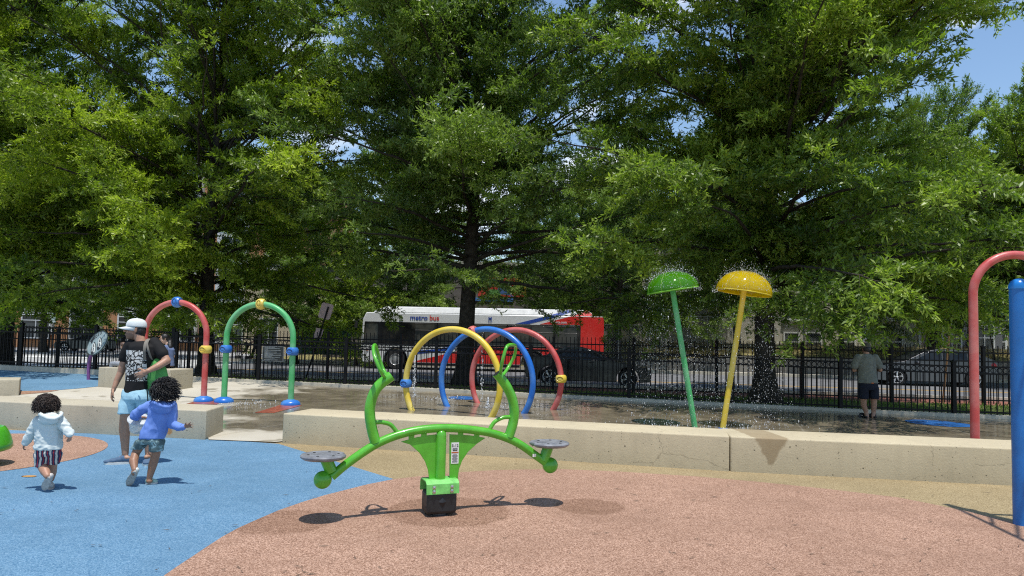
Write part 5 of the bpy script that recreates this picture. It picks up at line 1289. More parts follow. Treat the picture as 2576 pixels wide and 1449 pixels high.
# ------------------------------------------------------------------ people
def skin(name, col): return pm(name, col, .5, var=.10, vs=30, sss=.08, bump=.04, bs=220)
SK_man = skin('skin_tan', (.40, .215, .135)); SK_child = skin('skin_brown', (.30, .150, .088)); SK_tod = skin('skin_light_brown', (.40, .205, .13)); SK_w = skin('skin_pale', (.50, .31, .22))
H_blk = pm('hair_black', (.012, .010, .010), .42, var=.4, vs=60, bump=.5, bs=160); H_brn = pm('hair_dark_brown', (.030, .016, .010), .45, var=.4, vs=60, bump=.5, bs=160)
M_eye = pm('eye_white', (.7, .68, .65), .2, var=0); M_iris = pm('eye_iris', (.02, .012, .008), .15, var=0); M_lip = pm('lips', (.33, .13, .10), .5)
def cloth(name, col, var=.10): return pm(name, col, .85, var=var, vs=14, bump=.12, bs=400, sp=.15)
def hand(v, w, d, pn, Ln, side=1, curl=.35, spread=.10):
    d = Vector(d).normalized(); pn = Vector(pn); pn = (pn - d * pn.dot(d)).normalized(); t = d.cross(pn) * side
    Q = Matrix((t, d, pn)).transposed(); w = Vector(w)
    v.ell(w + d * .26 * Ln, (.215 * Ln, .30 * Ln, .085 * Ln), Q, 14, 10); v.chain([w - d * .05 * Ln, w + d * .15 * Ln], [.15 * Ln, .14 * Ln], 10)
    for i, ln in enumerate((.43, .48, .44, .35)):
        b = w + d * (.47 - (.03 if i in (0, 3) else 0) - (.03 if i == 3 else 0)) * Ln + t * (1.5 - i) * .108 * Ln
        f = (d + t * (1.5 - i) * spread).normalized(); pts = [b]
        for k in range(3):
            a = curl * (k + .5 + .15 * i); q = f * math.cos(a) + pn * math.sin(a); pts.append(pts[-1] + q * ln * Ln * (.42, .32, .26)[k])
        v.chain(pts, [.052 * Ln, .047 * Ln, .043 * Ln, .036 * Ln], 8)
    b = w + d * .16 * Ln + t * .16 * Ln; q = (d * .62 + t * .72 + pn * .30).normalized(); q2 = (d * .85 + t * .35 + pn * .40).normalized()
    v.chain([b, b + q * .24 * Ln, b + q * .24 * Ln + q2 * .22 * Ln], [.075 * Ln, .056 * Ln, .042 * Ln], 8)
def head(v, c, fwd, up=(0, 0, 1), s=1.0, ears=True, child=False):
    f = Vector(fwd).normalized(); u = Vector(up); u = (u - f * u.dot(f)).normalized(); r = f.cross(u); Q = Matrix((r, f, u)).transposed(); c = Vector(c)
    P = lambda a, b, h: c + (r * a + f * b + u * h) * s
    E = lambda a, b, h, x, y, z: v.ell(P(a, b, h), (x * s, y * s, z * s), Q, 18, 12)
    E(0, -.008, .032, .076, .097, .088); E(0, .022, -.040, .062, .072, .082 if not child else .072)
    E(0, .066, -.098 if not child else -.085, .030, .024, .022); E(0, .080, .036, .046, .016, .014)
    v.chain([P(0, .092, .018), P(0, .116, -.020)], [.010 * s, .0155 * s], 8); E(.014, .100, -.026, .011, .012, .009); E(-.014, .100, -.026, .011, .012, .009)
    E(0, .092, -.054, .022, .011, .007); E(0, .091, -.066, .020, .011, .008); E(.036, .062, -.030, .026, .026, .022); E(-.036, .062, -.030, .026, .026, .022)
    if ears:
        for a in (-1, 1): E(a * .077, -.012, -.008, .010, .021, .033); E(a * .083, -.016, .008, .007, .014, .018)
    return P, Q
def face(P, Q, s, parent):
    for a in (-1, 1):
        e = MB().ell(P(a * .031, .079, .012), (.014 * s, .011 * s, .009 * s), Q, 12, 8).build('eye', M_eye, parent)
        MB().ell(P(a * .031, .0875, .012), (.0062 * s, .004 * s, .0062 * s), Q, 10, 8).build('iris', M_iris, e)
        MB().tube([P(a * .012, .094, .030), P(a * .030, .092, .036), P(a * .050, .078, .031)], .0045 * s, 6).build('eyebrow', H_blk, parent)
    MB().tube([P(-.022, .094, -.060), P(0, .104, -.059), P(.022, .094, -.060)], [.003 * s, .006 * s, .003 * s], 6).build('mouth', M_lip, parent)
def curls(mb, c, rad, n, seed, r=.0045, ln=.07, cond=lambda d: True, wind=(0, 0, 0)):
    rd = random.Random(seed); k = 0; c = Vector(c); wind = Vector(wind)
    while k < n:
        d = Vector((rd.gauss(0, 1), rd.gauss(0, 1), rd.gauss(0, 1))).normalized()
        if not cond(d): continue
        k += 1; p = c + Vector((d.x * rad[0], d.y * rad[1], d.z * rad[2])) * .86; t = d.cross(Vector((rd.gauss(0, 1), rd.gauss(0, 1), rd.gauss(0, 1)))).normalized(); b = d.cross(t)
        ph = rd.uniform(0, 6.3); L_ = ln * rd.uniform(.5, 1.3); rr = rd.uniform(.005, .014); pts = []
        for i in range(7):
            a = ph + i * 1.15; f = i / 6; pts.append(p + d * (L_ * f * .72) + (t * math.cos(a) + b * math.sin(a)) * rr + (wind - Vector((0, 0, .35))) * (L_ * f * f))
        mb.tube(pts, [r, r * 1.15, r * 1.2, r * 1.1, r, r * .8, r * .4], 4, cap=False)
def person(vol, voxel, mat, label, origin, group=None, smooth=3):
    me = remesh(vol, voxel, smooth); o = skin_obj(me, 'person', mat, None, origin); return tag(o, label, 'person', group)
def garment(vol, voxel, name, mat, parent, fold=.004, ff=9, fsq=(1, 1, .6), smooth=4):
    return skin_obj(remesh(vol, voxel, smooth, fold, ff, fsq), name, mat, parent)
def shoe(v, heel, toe, w, h):
    heel, toe = Vector(heel), Vector(toe); d = toe - heel; n = d.length; d.normalize(); s = d.cross(Vector((0, 0, 1))); s = s.normalized() if s.length > .2 else Vector((1, 0, 0)); u = s.cross(d); Q = Matrix((s, d, u)).transposed()
    for f, ww, hh, up in ((.10, .78, 1.0, .5), (.28, .80, 1.05, .55), (.48, .84, .85, .42), (.68, .98, .66, .33), (.86, .86, .52, .26)):
        v.ell(heel + d * n * f + u * h * up, (w / 2 * ww, n * .20, h * .5 * hh), Q, 14, 10)
    return s, d, u, Q, n
def sole(heel, toe, w, th, mat, parent, s, d, u, n):
    pts = []
    for k in range(28):
        a = 2 * math.pi * k / 28; x = math.cos(a); y = math.sin(a); ww = w / 2 * (1.06 if y > 0 else .90) * (1 - .10 * (abs(y) < .4))
        pts.append(Vector(heel) + d * (n * (.49 + .54 * y)) + s * (x * ww))
    mb = MB(); mb.add([p - u * .001 for p in pts] + [p + u * th for p in pts], [tuple(range(27, -1, -1)), tuple(range(28, 56))] + [(k, (k + 1) % 28, (k + 1) % 28 + 28, k + 28) for k in range(28)]); return mb.build('sole', mat, parent)

# --- the man in the white cap
def shirt_mat():
    m, nt, n, b = new_mat('black_print_shirt'); tcn = N(nt, 'ShaderNodeTexCoord').outputs['Object']; xyz = N(nt, 'ShaderNodeSeparateXYZ'); L(nt, tcn, xyz.inputs[0]); X, Z_ = xyz.outputs[0], xyz.outputs[2]
    def between(v, a, c): return math_n(nt, 'MULTIPLY', math_n(nt, 'GREATER_THAN', v, a), math_n(nt, 'LESS_THAN', v, c))
    def mx_(*q):
        r = q[0]
        for k in q[1:]: r = math_n(nt, 'MAXIMUM', r, k)
        return r
    geo = N(nt, 'ShaderNodeNewGeometry'); ny = N(nt, 'ShaderNodeSeparateXYZ'); L(nt, geo.outputs['Normal'], ny.inputs[0])
    box = math_n(nt, 'MULTIPLY', math_n(nt, 'MULTIPLY', between(X, -.150, .125), between(Z_, .985, 1.345)), math_n(nt, 'LESS_THAN', ny.outputs[1], -.1))
    v = N(nt, 'ShaderNodeTexVoronoi', feature='DISTANCE_TO_EDGE'); v.inputs['Scale'].default_value = 13; L(nt, tcn, v.inputs['Vector'])
    lines = math_n(nt, 'LESS_THAN', v.outputs['Distance'], .055)
    w = N(nt, 'ShaderNodeTexWave', wave_type='RINGS'); w.inputs['Scale'].default_value = 5.5; w.inputs['Distortion'].default_value = 9; w.inputs['Detail'].default_value = 2; w.inputs['Detail Scale'].default_value = 2.5; L(nt, tcn, w.inputs['Vector'])
    hatch = math_n(nt, 'GREATER_THAN', w.outputs['Fac'], .90); nz_ = noise_tex(nt, 17, 3, .5, tcn); blot = math_n(nt, 'GREATER_THAN', nz_.outputs[0], .635)
    frames = mx_(between(Z_, 1.112, 1.118), between(X, -.018, -.012), between(Z_, 1.235, 1.241))
    block = math_n(nt, 'MULTIPLY', math_n(nt, 'MULTIPLY', between(Z_, .995, 1.105), math_n(nt, 'GREATER_THAN', nz_.outputs[0], .50)), 1.0)
    ink = mx_(lines, hatch, blot, frames, block)
    c = mixc(nt, math_n(nt, 'MULTIPLY', box, math_n(nt, 'SUBTRACT', 1.0, ink)), (.016, .015, .015), (.62, .60, .56)); L(nt, c, b.inputs['Base Color']); b.inputs['Roughness'].default_value = .85; spec(b, .2)
    add_bump(nt, b, noise_tex(nt, 300, 2, .5, tcn).outputs[0], .1, .004); return m
def the_man():
    Y0 = 8.30
    M = lambda zx, zy, dy=0: atY(*z1(zx, zy), Y0 + dy)
    O = M(1050, 1165); O.z = 0; v = MB(); fw = Vector((-.93, -.34, .02)); hc = M(1047, 132)
    P, Q = head(v, hc, fw); v.chain([M(1068, 172), M(1085, 215), M(1096, 250)], [.055, .058, .066])
    v.loft([(M(1098, 235), .12, .085, -.35), (M(1098, 330), .17, .10, -.35), (M(1070, 470), .12, .10, -.35), (M(1050, 620), .13, .10, -.35)])
    v.chain([M(995, 262), M(962, 365, .01), M(935, 462, .02), M(903, 528, .0), M(884, 578, -.03)], [.052, .046, .041, .037, .027])
    hand(v, M(882, 582, -.03), (-.25, -.1, -1), (.9, .4, -.2), .185, 1, .42, .05)
    v.chain([M(1205, 250), M(1250, 312, -.04), M(1288, 372, -.06), M(1215, 418, -.15), M(1142, 452, -.22)], [.056, .050, .046, .041, .028])
    hand(v, M(1138, 454, -.225), (-.86, -.12, -.50), (-.25, .95, -.1), .185, -1, .30, .12)
    v.chain([M(1003, 640), M(985, 730, -.03), M(968, 812, -.05), M(962, 900, .0), M(966, 1000, .02), M(968, 1090, .02)], [.088, .075, .060, .061, .048, .037])
    v.chain([M(1105, 640, .02), M(1125, 740, .02), M(1138, 815, .02), M(1146, 900, .06), M(1146, 1000, .08), M(1146, 1090, .09)], [.088, .075, .058, .060, .047, .036])
    v.ell(M(965, 1122, .01), (.075, .036, .030)); v.ell(M(1145, 1112, .03), (.036, .07, .03))
    o = person(v, .0068, SK_man, 'man in a white cap and black printed t-shirt, standing at the bench wall', O)
    face(P, Q, 1, o)
    st = MB(); st.ell(P(0, .030, -.060), (.0625, .0725, .060), Q, 20, 12); st.ell(P(0, .068, -.100), (.031, .0255, .022), Q); garment(st, .006, 'beard', pm('stubble', (.22, .125, .08), .7, var=.3, vs=150), o, .0005, 60)
    g = MB(); 
    for a in (-1, 1): g.tube([P(a * .012, .104, .012), P(a * .058, .088, .016), P(a * .073, .06, .018), P(a * .080, -.005, .014)], .003, 6); g.ell(P(a * .036, .099, .006), (.024, .004, .017), Q, 14, 8)
    g.build('glasses', pm('glasses_black', (.012, .012, .012), .25), o)
    h = MB(); h.ell(P(0, -.045, -.008), (.080, .070, .085), Q); h.ell(P(0, -.060, -.055), (.066, .048, .05), Q); h.ell(P(.066, .012, .018), (.016, .025, .03), Q); h.ell(P(-.066, .012, .018), (.016, .025, .03), Q)
    garment(h, .006, 'hair', H_blk, o, .004, 40, (1, 1, 1), 2)
    # cap
    wh = cloth('cap_white', (.64, .66, .64), .04); cp = MB(); n = 28; vs = []; fs = []
    prof = [(1.0, 0), (1.01, .018), (.985, .045), (.90, .075), (.72, .098), (.45, .113), (.18, .119), (0, .120)]
    for rr, z in prof:
        for j in range(n): a = 2 * math.pi * j / n; vs.append(P(.092 * rr * math.cos(a), -.008 + .112 * rr * math.sin(a), .030 + z * .88))
    for i in range(len(prof) - 1):
        for j in range(n): fs.append((i * n + j, i * n + (j + 1) % n, (i + 1) * n + (j + 1) % n, (i + 1) * n + j))
    cap = MB().add(vs, fs).build('cap', wh, o, smooth=60); cap.modifiers.new('thickness', 'SOLIDIFY').thickness = .004
    vs = []; k = 17
    for i in range(k):
        a = math.pi * i / (k - 1)
        for q in (0, .5, 1): x = .090 * math.cos(a) * (1 - .08 * q); y = -.008 + .100 * math.sin(a) + (.005 + .085 * math.sin(a) ** .8) * q; vs.append(P(x, y, .036 - .020 * q - .035 * (x / .09) ** 2 * q))
    fs = [(i * 3 + j, (i + 1) * 3 + j, (i + 1) * 3 + j + 1, i * 3 + j + 1) for i in range(k - 1) for j in range(2)]
    br = MB().add(vs, fs).build('brim', wh, cap, smooth=60); br.modifiers.new('thickness', 'SOLIDIFY').thickness = .005
    MB().ell(P(0, -.008, .137), (.008, .008, .005)).build('button', wh, cap)
    # shirt, shorts, shoes
    s = MB(); s.loft([(M(1094, 222), .078, .070, -.35), (M(1098, 238), .150, .095, -.35), (M(1100, 262), .200, .118, -.35), (M(1098, 330), .200, .130, -.35), (M(1086, 400), .178, .128, -.35), (M(1072, 470), .148, .124, -.35), (M(1062, 540), .138, .122, -.35), (M(1052, 595), .143, .124, -.35), (M(1048, 628), .150, .128, -.35)], 28)
    s.chain([M(1010, 252), M(976, 305), M(962, 350, .01)], [.068, .066, .062]); s.chain([M(1192, 240), M(1232, 288, -.03), M(1256, 320, -.045)], [.074, .070, .068])
    garment(s, .008, 'shirt', shirt_mat(), o, .007, 7, (1, 1, .7))
    s = MB(); s.loft([(M(1050, 592), .150, .118, -.3), (M(1052, 640), .172, .140, -.3), (M(1055, 668), .172, .145, -.3), (M(1058, 690), .12, .11, -.3)], 28)
    s.loft([(M(1006, 650), .090, .105, 0), (M(990, 710, -.02), .096, .105, 0), (M(972, 780, -.045), .083, .095, 0)]); s.loft([(M(1110, 650, .02), .090, .105, 0), (M(1122, 710, .02), .093, .105, 0), (M(1134, 778, .02), .084, .095, 0)])
    sh = garment(s, .008, 'shorts', cloth('shorts_light_blue', (.36, .57, .66)), o, .009, 8, (1, 1, .8))
    MB().tube([M(1136, 600, -.135), M(1140, 640, -.150), M(1143, 690, -.13)], .011, 6, flat=.5).build('side_stripe', pm('stripe_black', (.015, .015, .018), .8), sh)
    db = cloth('shoe_blue', (.085, .135, .21)); ws = pm('sole_white', (.60, .60, .57), .6, var=.1)
    for hl, te in ((M(1012, 1168, .03), M(808, 1168, -.06)), (M(1150, 1168, .15), M(1128, 1172, -.11))):
        hl.z = .004; te.z = .004; v = MB(); s_, d, u, Q2, n = shoe(v, hl + Vector((0, 0, .012)), te + Vector((0, 0, .012)), .098, .085); q = garment(v, .006, 'shoe', db, o, .0008, 30); sole(hl, te, .10, .026, ws, q, s_, d, u, n)
    # green tote bag on his shoulder
    t = thing('tote_bag', 'limp green cloth tote bag hanging from the man\'s shoulder', 'bag', M(1210, 560, .0))
    s = MB(); s.loft([(M(1215, 612, .02), .085, .050, -.3), (M(1218, 590, .01), .135, .060, -.3), (M(1220, 520, -.01), .142, .075, -.3), (M(1208, 440, -.02), .132, .070, -.3), (M(1190, 385, -.02), .118, .045, -.3), (M(1172, 358, -.01), .105, .028, -.3)], 24)
    bg_ = garment(s, .008, 'bag', cloth('tote_green', (.10, .33, .085)), t, .014, 6, (1, 1, .7))
    sm = cloth('strap_grey', (.20, .18, .15)); MB().tube(catmull([M(1118, 372, -.12), M(1115, 300, -.17), M(1125, 235, -.14), M(1150, 205, -.03), M(1180, 215, .05)], 6), .017, 6, flat=.3).build('strap', sm, t)
    MB().tube(catmull([M(1172, 362, -.09), M(1148, 300, -.17), M(1138, 240, -.14), M(1158, 208, -.03), M(1190, 222, .05)], 6), .014, 6, flat=.3).build('strap', sm, t)
    MB().ell(M(1128, 378, -.085), (.022, .012, .014), Matrix.Rotation(.5, 3, 'Y')).build('tag', pm('tag_orange', (.5, .13, .03), .7), t)
the_man()

# --- the child in the blue hooded top
def camo():
    m, nt, n, b = new_mat('shorts_teal_print'); t = noise_tex(nt, 17, 3, .5); r = ramp(nt, t.outputs[0], ((0.0, (.075, .12, .125)), (.50, (.12, .19, .195)), (.58, (.27, .40, .42)), (.66, (.10, .155, .16)))); r.color_ramp.interpolation = 'CONSTANT'
    L(nt, r.outputs[0], b.inputs['Base Color']); b.inputs['Roughness'].default_value = .85; return m
def stripes():
    m, nt, n, b = new_mat('shorts_striped'); tcn = N(nt, 'ShaderNodeTexCoord').outputs['Object']; xyz = N(nt, 'ShaderNodeSeparateXYZ'); L(nt, tcn, xyz.inputs[0]); nz_ = noise_tex(nt, 9, 2, .5, tcn)
    f = math_n(nt, 'FRACT', math_n(nt, 'MULTIPLY', math_n(nt, 'ADD', math_n(nt, 'ADD', xyz.outputs[0], math_n(nt, 'MULTIPLY', xyz.outputs[1], .5)), math_n(nt, 'MULTIPLY', nz_.outputs[0], .05)), 20.0))
    r = ramp(nt, f, ((0.0, (.60, .56, .48)), (.22, (.035, .03, .075)), (.48, (.36, .025, .035)), (.64, (.035, .03, .075)), (.86, (.60, .56, .48)))); r.color_ramp.interpolation = 'CONSTANT'; L(nt, r.outputs[0], b.inputs['Base Color']); b.inputs['Roughness'].default_value = .85; return m
def hood(c, w, h, mat, parent, tilt=.0, d=.055, nm='hood'):
    s = MB(); c = Vector(c); s.ell(c, (w, d, h), Matrix.Rotation(tilt, 3, 'Y')); s.ell(c + Vector((0, .02, .025)), (w * .85, d * 1.1, h * .8), Matrix.Rotation(tilt, 3, 'Y'))
    s.tube([c + Vector((w * .98 * math.cos(a), .05 - .075 * abs(math.sin(a)) * 0 - .02, h * .62 + .022 * math.sin(2 * a))) + Vector((0, .085 * math.sin(a), 0)) for a in np.linspace(0, 2 * math.pi, 20, endpoint=False)], .016, 8, closed=True)
    return garment(s, .006, nm, mat, parent, .006, 13, (1, 1, 1.3))
def the_child():
    Y0 = 7.2; M = lambda zx, zy, dy=0: atY(*z1(zx, zy), Y0 + dy); O = M(1165, 1330); O.z = 0
    v = MB(); hc = M(1272, 606, .0); fw = Vector((.35, .92, .0)); P, Q = head(v, hc, fw, (.05, 0, 1), .86, child=True)
    v.chain([M(1272, 660), M(1262, 700)], [.042, .046])
    v.loft([(M(1258, 705), .09, .06, 0), (M(1235, 780), .105, .075, 0), (M(1195, 900), .095, .075, 0), (M(1172, 970), .10, .08, 0)])
    v.chain([M(1165, 716), M(1088, 752), M(1034, 795, .0), M(1052, 806, .07), M(1072, 810, .13)], [.036, .033, .030, .027, .020]); hand(v, M(1072, 811, .13), (.75, .62, .05), (.1, .1, -1), .115, 1, .45, .08)
    v.chain([M(1335, 728), M(1335, 800, .0), M(1326, 862, .0), M(1378, 884, -.02), M(1424, 882, -.04)], [.037, .034, .031, .027, .019]); hand(v, M(1424, 881, -.04), (.95, -.1, .22), (-.1, -.8, -.5), .120, -1, .10, .30)
    v.chain([M(1118, 965), M(1080, 1035, .02), M(1048, 1088, .0), M(1032, 1150, -.07), M(1040, 1215, -.13)], [.052, .046, .041, .043, .027])
    v.chain([M(1215, 975), M(1210, 1050), M(1205, 1100, .0), M(1180, 1180, .01), M(1152, 1290, .01)], [.052, .046, .041, .043, .026])
    v.ell(M(1035, 1235, -.13), (.026, .03, .035)); v.ell(M(1155, 1302, .01), (.03, .035, .026))
    o = person(v, .0052, SK_child, 'child in a blue hooded top and patterned shorts, running with a clear tub', O); face(P, Q, .86, o)
    hr = MB(); hr.ell(P(0, -.02, .035), (.088, .105, .092), Q); curls(hr, P(0, -.02, .030), (.100, .112, .100), 1500, 2, .0032, .080, lambda d: d.z > -.75, (.25, 0, .05)); hr.build('hair', H_blk, o, smooth=180, fix=False)
    bl = cloth('hoodie_blue', (.155, .255, .60))
    s = MB(); s.loft([(M(1264, 690), .062, .055, 0), (M(1256, 708), .112, .078, 0), (M(1248, 745), .126, .090, 0), (M(1228, 820), .112, .092, 0), (M(1202, 890), .122, .096, 0), (M(1180, 945), .128, .100, 0), (M(1174, 968), .128, .100, 0)], 26)
    s.chain([M(1172, 716), M(1092, 752), M(1038, 795), M(1052, 806, .07), M(1066, 810, .115)], [.050, .046, .043, .038, .030]); s.chain([M(1328, 724), M(1332, 800), M(1326, 860), M(1376, 884, -.02), M(1410, 885, -.035)], [.052, .046, .043, .038, .031])
    ho = garment(s, .0065, 'hooded_top', bl, o, .011, 13, (1, 1, .7)); hood(M(1250, 738, -.085), .105, .058, bl, ho, .1)
    for q in (((1066, 810, .115), (1058, 808, .10)), ((1410, 885, -.035), (1400, 885, -.03))): MB().tube([M(*q[0]), M(*q[1])], .0345, 14).build('cuff', bl, ho)
    s = MB(); s.loft([(M(1174, 950), .118, .092, 0), (M(1168, 990), .125, .10, 0), (M(1160, 1015), .11, .09, 0)], 24); s.loft([(M(1110, 985), .072, .08, 0), (M(1065, 1052, .02), .064, .074, .2)]); s.loft([(M(1218, 990), .070, .08, 0), (M(1206, 1070), .066, .074, 0)])
    garment(s, .0065, 'shorts', camo(), o, .006, 12)
    wt = pm('shoe_white', (.58, .60, .56), .6, var=.1); gs = pm('sole_grey', (.36, .34, .31), .7, var=.3, vs=40, bump=.5, bs=70)
    hl = M(1046, 1228, -.15); te = M(990, 1345, -.06); te.z = max(te.z, .012); v = MB(); s_, d, u, Q2, n = shoe(v, hl, te, .075, .06)
    # raised heel: the sole looks back at the camera
    d = (te - hl).normalized(); s_ = Vector((1, 0, 0)); s_ = (s_ - d * s_.dot(d)).normalized(); u = s_.cross(d); u = u if u.y > 0 else -u; Q2 = Matrix((s_, d, u)).transposed(); v = MB()
    for f, ww, hh, up in ((.10, .78, 1.0, .5), (.30, .80, 1.0, .5), (.5, .84, .8, .4), (.70, .98, .62, .3), (.86, .86, .5, .25)): v.ell(hl + d * n * f + u * .06 * up, (.0375 * ww, n * .2, .03 * hh), Q2, 14, 10)
    q = garment(v, .005, 'shoe', wt, o, .0005, 30); sole(hl - u * .012, te - u * .012, .078, .016, gs, q, s_, d, u, n)
    hl = M(1128, 1328, .02); te = M(1216, 1318, .08); hl.z = te.z = .004; v = MB(); s_, d, u, Q2, n = shoe(v, hl + Vector((0, 0, .008)), te + Vector((0, 0, .008)), .072, .062); q = garment(v, .005, 'shoe', pm('shoe_mint', (.36, .50, .42), .6, var=.1), o, .0005, 30); sole(hl, te, .075, .016, pm('sole_white', (.60, .60, .57), .6), q, s_, d, u, n)
    # clear tub
    c = M(1066, 866, .17); t = thing('plastic_tub', 'cloudy clear plastic tub in the running child\'s left hand', 'tub', c)
    m, nt, n_, b = new_mat('clear_plastic'); b.inputs['Base Color'].default_value = (.75, .78, .78, 1); b.inputs['Roughness'].default_value = .25
    tr = N(nt, 'ShaderNodeBsdfTransparent'); ms = N(nt, 'ShaderNodeMixShader'); L(nt, ramp(nt, noise_tex(nt, 16, 3).outputs[0], ((.3, .30), (.7, .62))).outputs[0], ms.inputs[0]); L(nt, b.outputs[0], ms.inputs[2]); L(nt, tr.outputs[0], ms.inputs[1]); L(nt, ms.outputs[0], n_['Material Output'].inputs[0])
    Qt = Matrix.Rotation(R(18), 3, 'Y') @ Matrix.Rotation(R(28), 3, 'X')
    tb = MB().lathe([(0, -.070), (.068, -.070), (.078, -.062), (.088, .02), (.094, .066), (.101, .068), (.101, .076), (.094, .076)], c, 32, Qt).build('tub', m, t, smooth=50); tb.modifiers.new('thickness', 'SOLIDIFY').thickness = .003
    MB().tube([c + Qt @ Vector((.100 * math.cos(2 * math.pi * j / 28), .100 * math.sin(2 * math.pi * j / 28), .072)) for j in range(28)], .006, 6, closed=True).build('rim', m, t)
the_child()

# --- the toddler
def the_toddler():
    Y0 = 6.83; M = lambda zx, zy, dy=0: atY(*z1(zx, zy), Y0 + dy); O = M(365, 1340); O.z = 0; v = MB(); hc = M(362, 724, .0); P, Q = head(v, hc, (-.10, .98, -.12), (0, .12, 1), .80, child=True)
    v.chain([M(366, 772), M(370, 812)], [.040, .044]); v.loft([(M(374, 825), .085, .06, 0), (M(376, 900), .10, .08, 0), (M(373, 1040), .09, .075, 0)])
    v.chain([M(292, 846), M(262, 895), M(240, 935), M(215, 975), M(196, 1010, .0)], [.036, .033, .031, .027, .020]); hand(v, M(196, 1008, .0), (-.35, -.1, -.9), (.8, .5, -.1), .092, 1, .75, .05)
    v.chain([M(462, 838), M(492, 872), M(514, 902), M(534, 926, -.02), M(546, 944, -.03)], [.036, .033, .031, .027, .020]); hand(v, M(545, 944, -.03), (-.12, -.15, -1), (-.5, .85, 0), .092, -1, .45, .14)
    v.chain([M(335, 1085), M(322, 1140, .0), M(325, 1185, .0), M(348, 1225, -.05), M(366, 1262, -.09)], [.050, .044, .043, .043, .030]); v.chain([M(412, 1085, .02), M(408, 1140, .04), M(404, 1185, .06), M(400, 1235, .08), M(394, 1285, .09)], [.050, .044, .043, .043, .030])
    o = person(v, .0050, SK_tod, 'toddler in a pale hooded top and striped shorts, walking away', O); face(P, Q, .80, o)
    hr = MB(); hr.ell(P(0, -.018, .030), (.082, .104, .092), Q); curls(hr, P(0, -.018, .028), (.090, .104, .094), 1300, 8, .0028, .052, lambda d: d.z > -.6); hr.build('hair', H_brn, o, smooth=180, fix=False)
    wh = cloth('hoodie_pale', (.60, .64, .61), .05)
    s = MB(); s.loft([(M(370, 800), .058, .052, 0), (M(375, 820), .098, .070, 0), (M(377, 850), .114, .088, 0), (M(376, 910), .114, .096, 0), (M(374, 985), .119, .098, 0), (M(373, 1035), .123, .102, 0), (M(373, 1052), .124, .102, 0)], 26)
    s.chain([M(298, 842), M(262, 895), M(240, 935), M(214, 978), M(199, 1003)], [.050, .047, .043, .039, .032]); s.chain([M(456, 836), M(492, 872), M(514, 902), M(532, 924, -.02), M(542, 938, -.028)], [.050, .047, .043, .039, .033])
    ho = garment(s, .0062, 'hooded_top', wh, o, .011, 14, (1, 1, 1.3)); hood(M(374, 826, -.085), .092, .050, wh, ho)
    s = MB(); s.loft([(M(373, 1040), .112, .092, 0), (M(372, 1080), .117, .096, 0), (M(372, 1105), .10, .085, 0)], 24); s.loft([(M(326, 1085), .068, .082, 0), (M(316, 1188), .049, .064, 0)]); s.loft([(M(418, 1085, .02), .068, .082, 0), (M(409, 1172, .05), .049, .064, 0)])
    garment(s, .006, 'shorts', stripes(), o, .006, 14)
    wt = pm('shoe_cream', (.50, .46, .42), .6, var=.15); gs = pm('sole_cream', (.47, .42, .38), .7, var=.2, vs=40, bump=.4, bs=80); n = .135
    hl = M(378, 1272, -.10); te = M(342, 1366, -.03); te.z = max(.012, te.z); d = (te - hl); n = d.length; d.normalize(); s_ = Vector((1, 0, 0)); s_ = (s_ - d * s_.dot(d)).normalized(); u = s_.cross(d); u = u if u.y > 0 else -u; Q2 = Matrix((s_, d, u)).transposed(); v = MB()
    for f, ww, hh, up in ((.08, .80, 1.1, .5), (.30, .84, 1.1, .5), (.5, .88, .85, .4), (.70, .98, .66, .3), (.86, .86, .5, .25)): v.ell(hl + d * n * f + u * .055 * up, (.034 * ww, n * .2, .028 * hh), Q2, 14, 10)
    q = garment(v, .005, 'shoe', wt, o, .0005, 30); sole(hl - u * .010, te - u * .010, .07, .014, gs, q, s_, d, u, n)
    hl = M(392, 1312, .05); te = M(396, 1312, .19); hl.z = te.z = .004; v = MB(); s_, d, u, Q2, n = shoe(v, hl + Vector((0, 0, .008)), te + Vector((0, 0, .008)), .066, .06); q = garment(v, .005, 'shoe', wt, o, .0005, 30); sole(hl, te, .068, .014, gs, q, s_, d, u, n)
the_toddler()

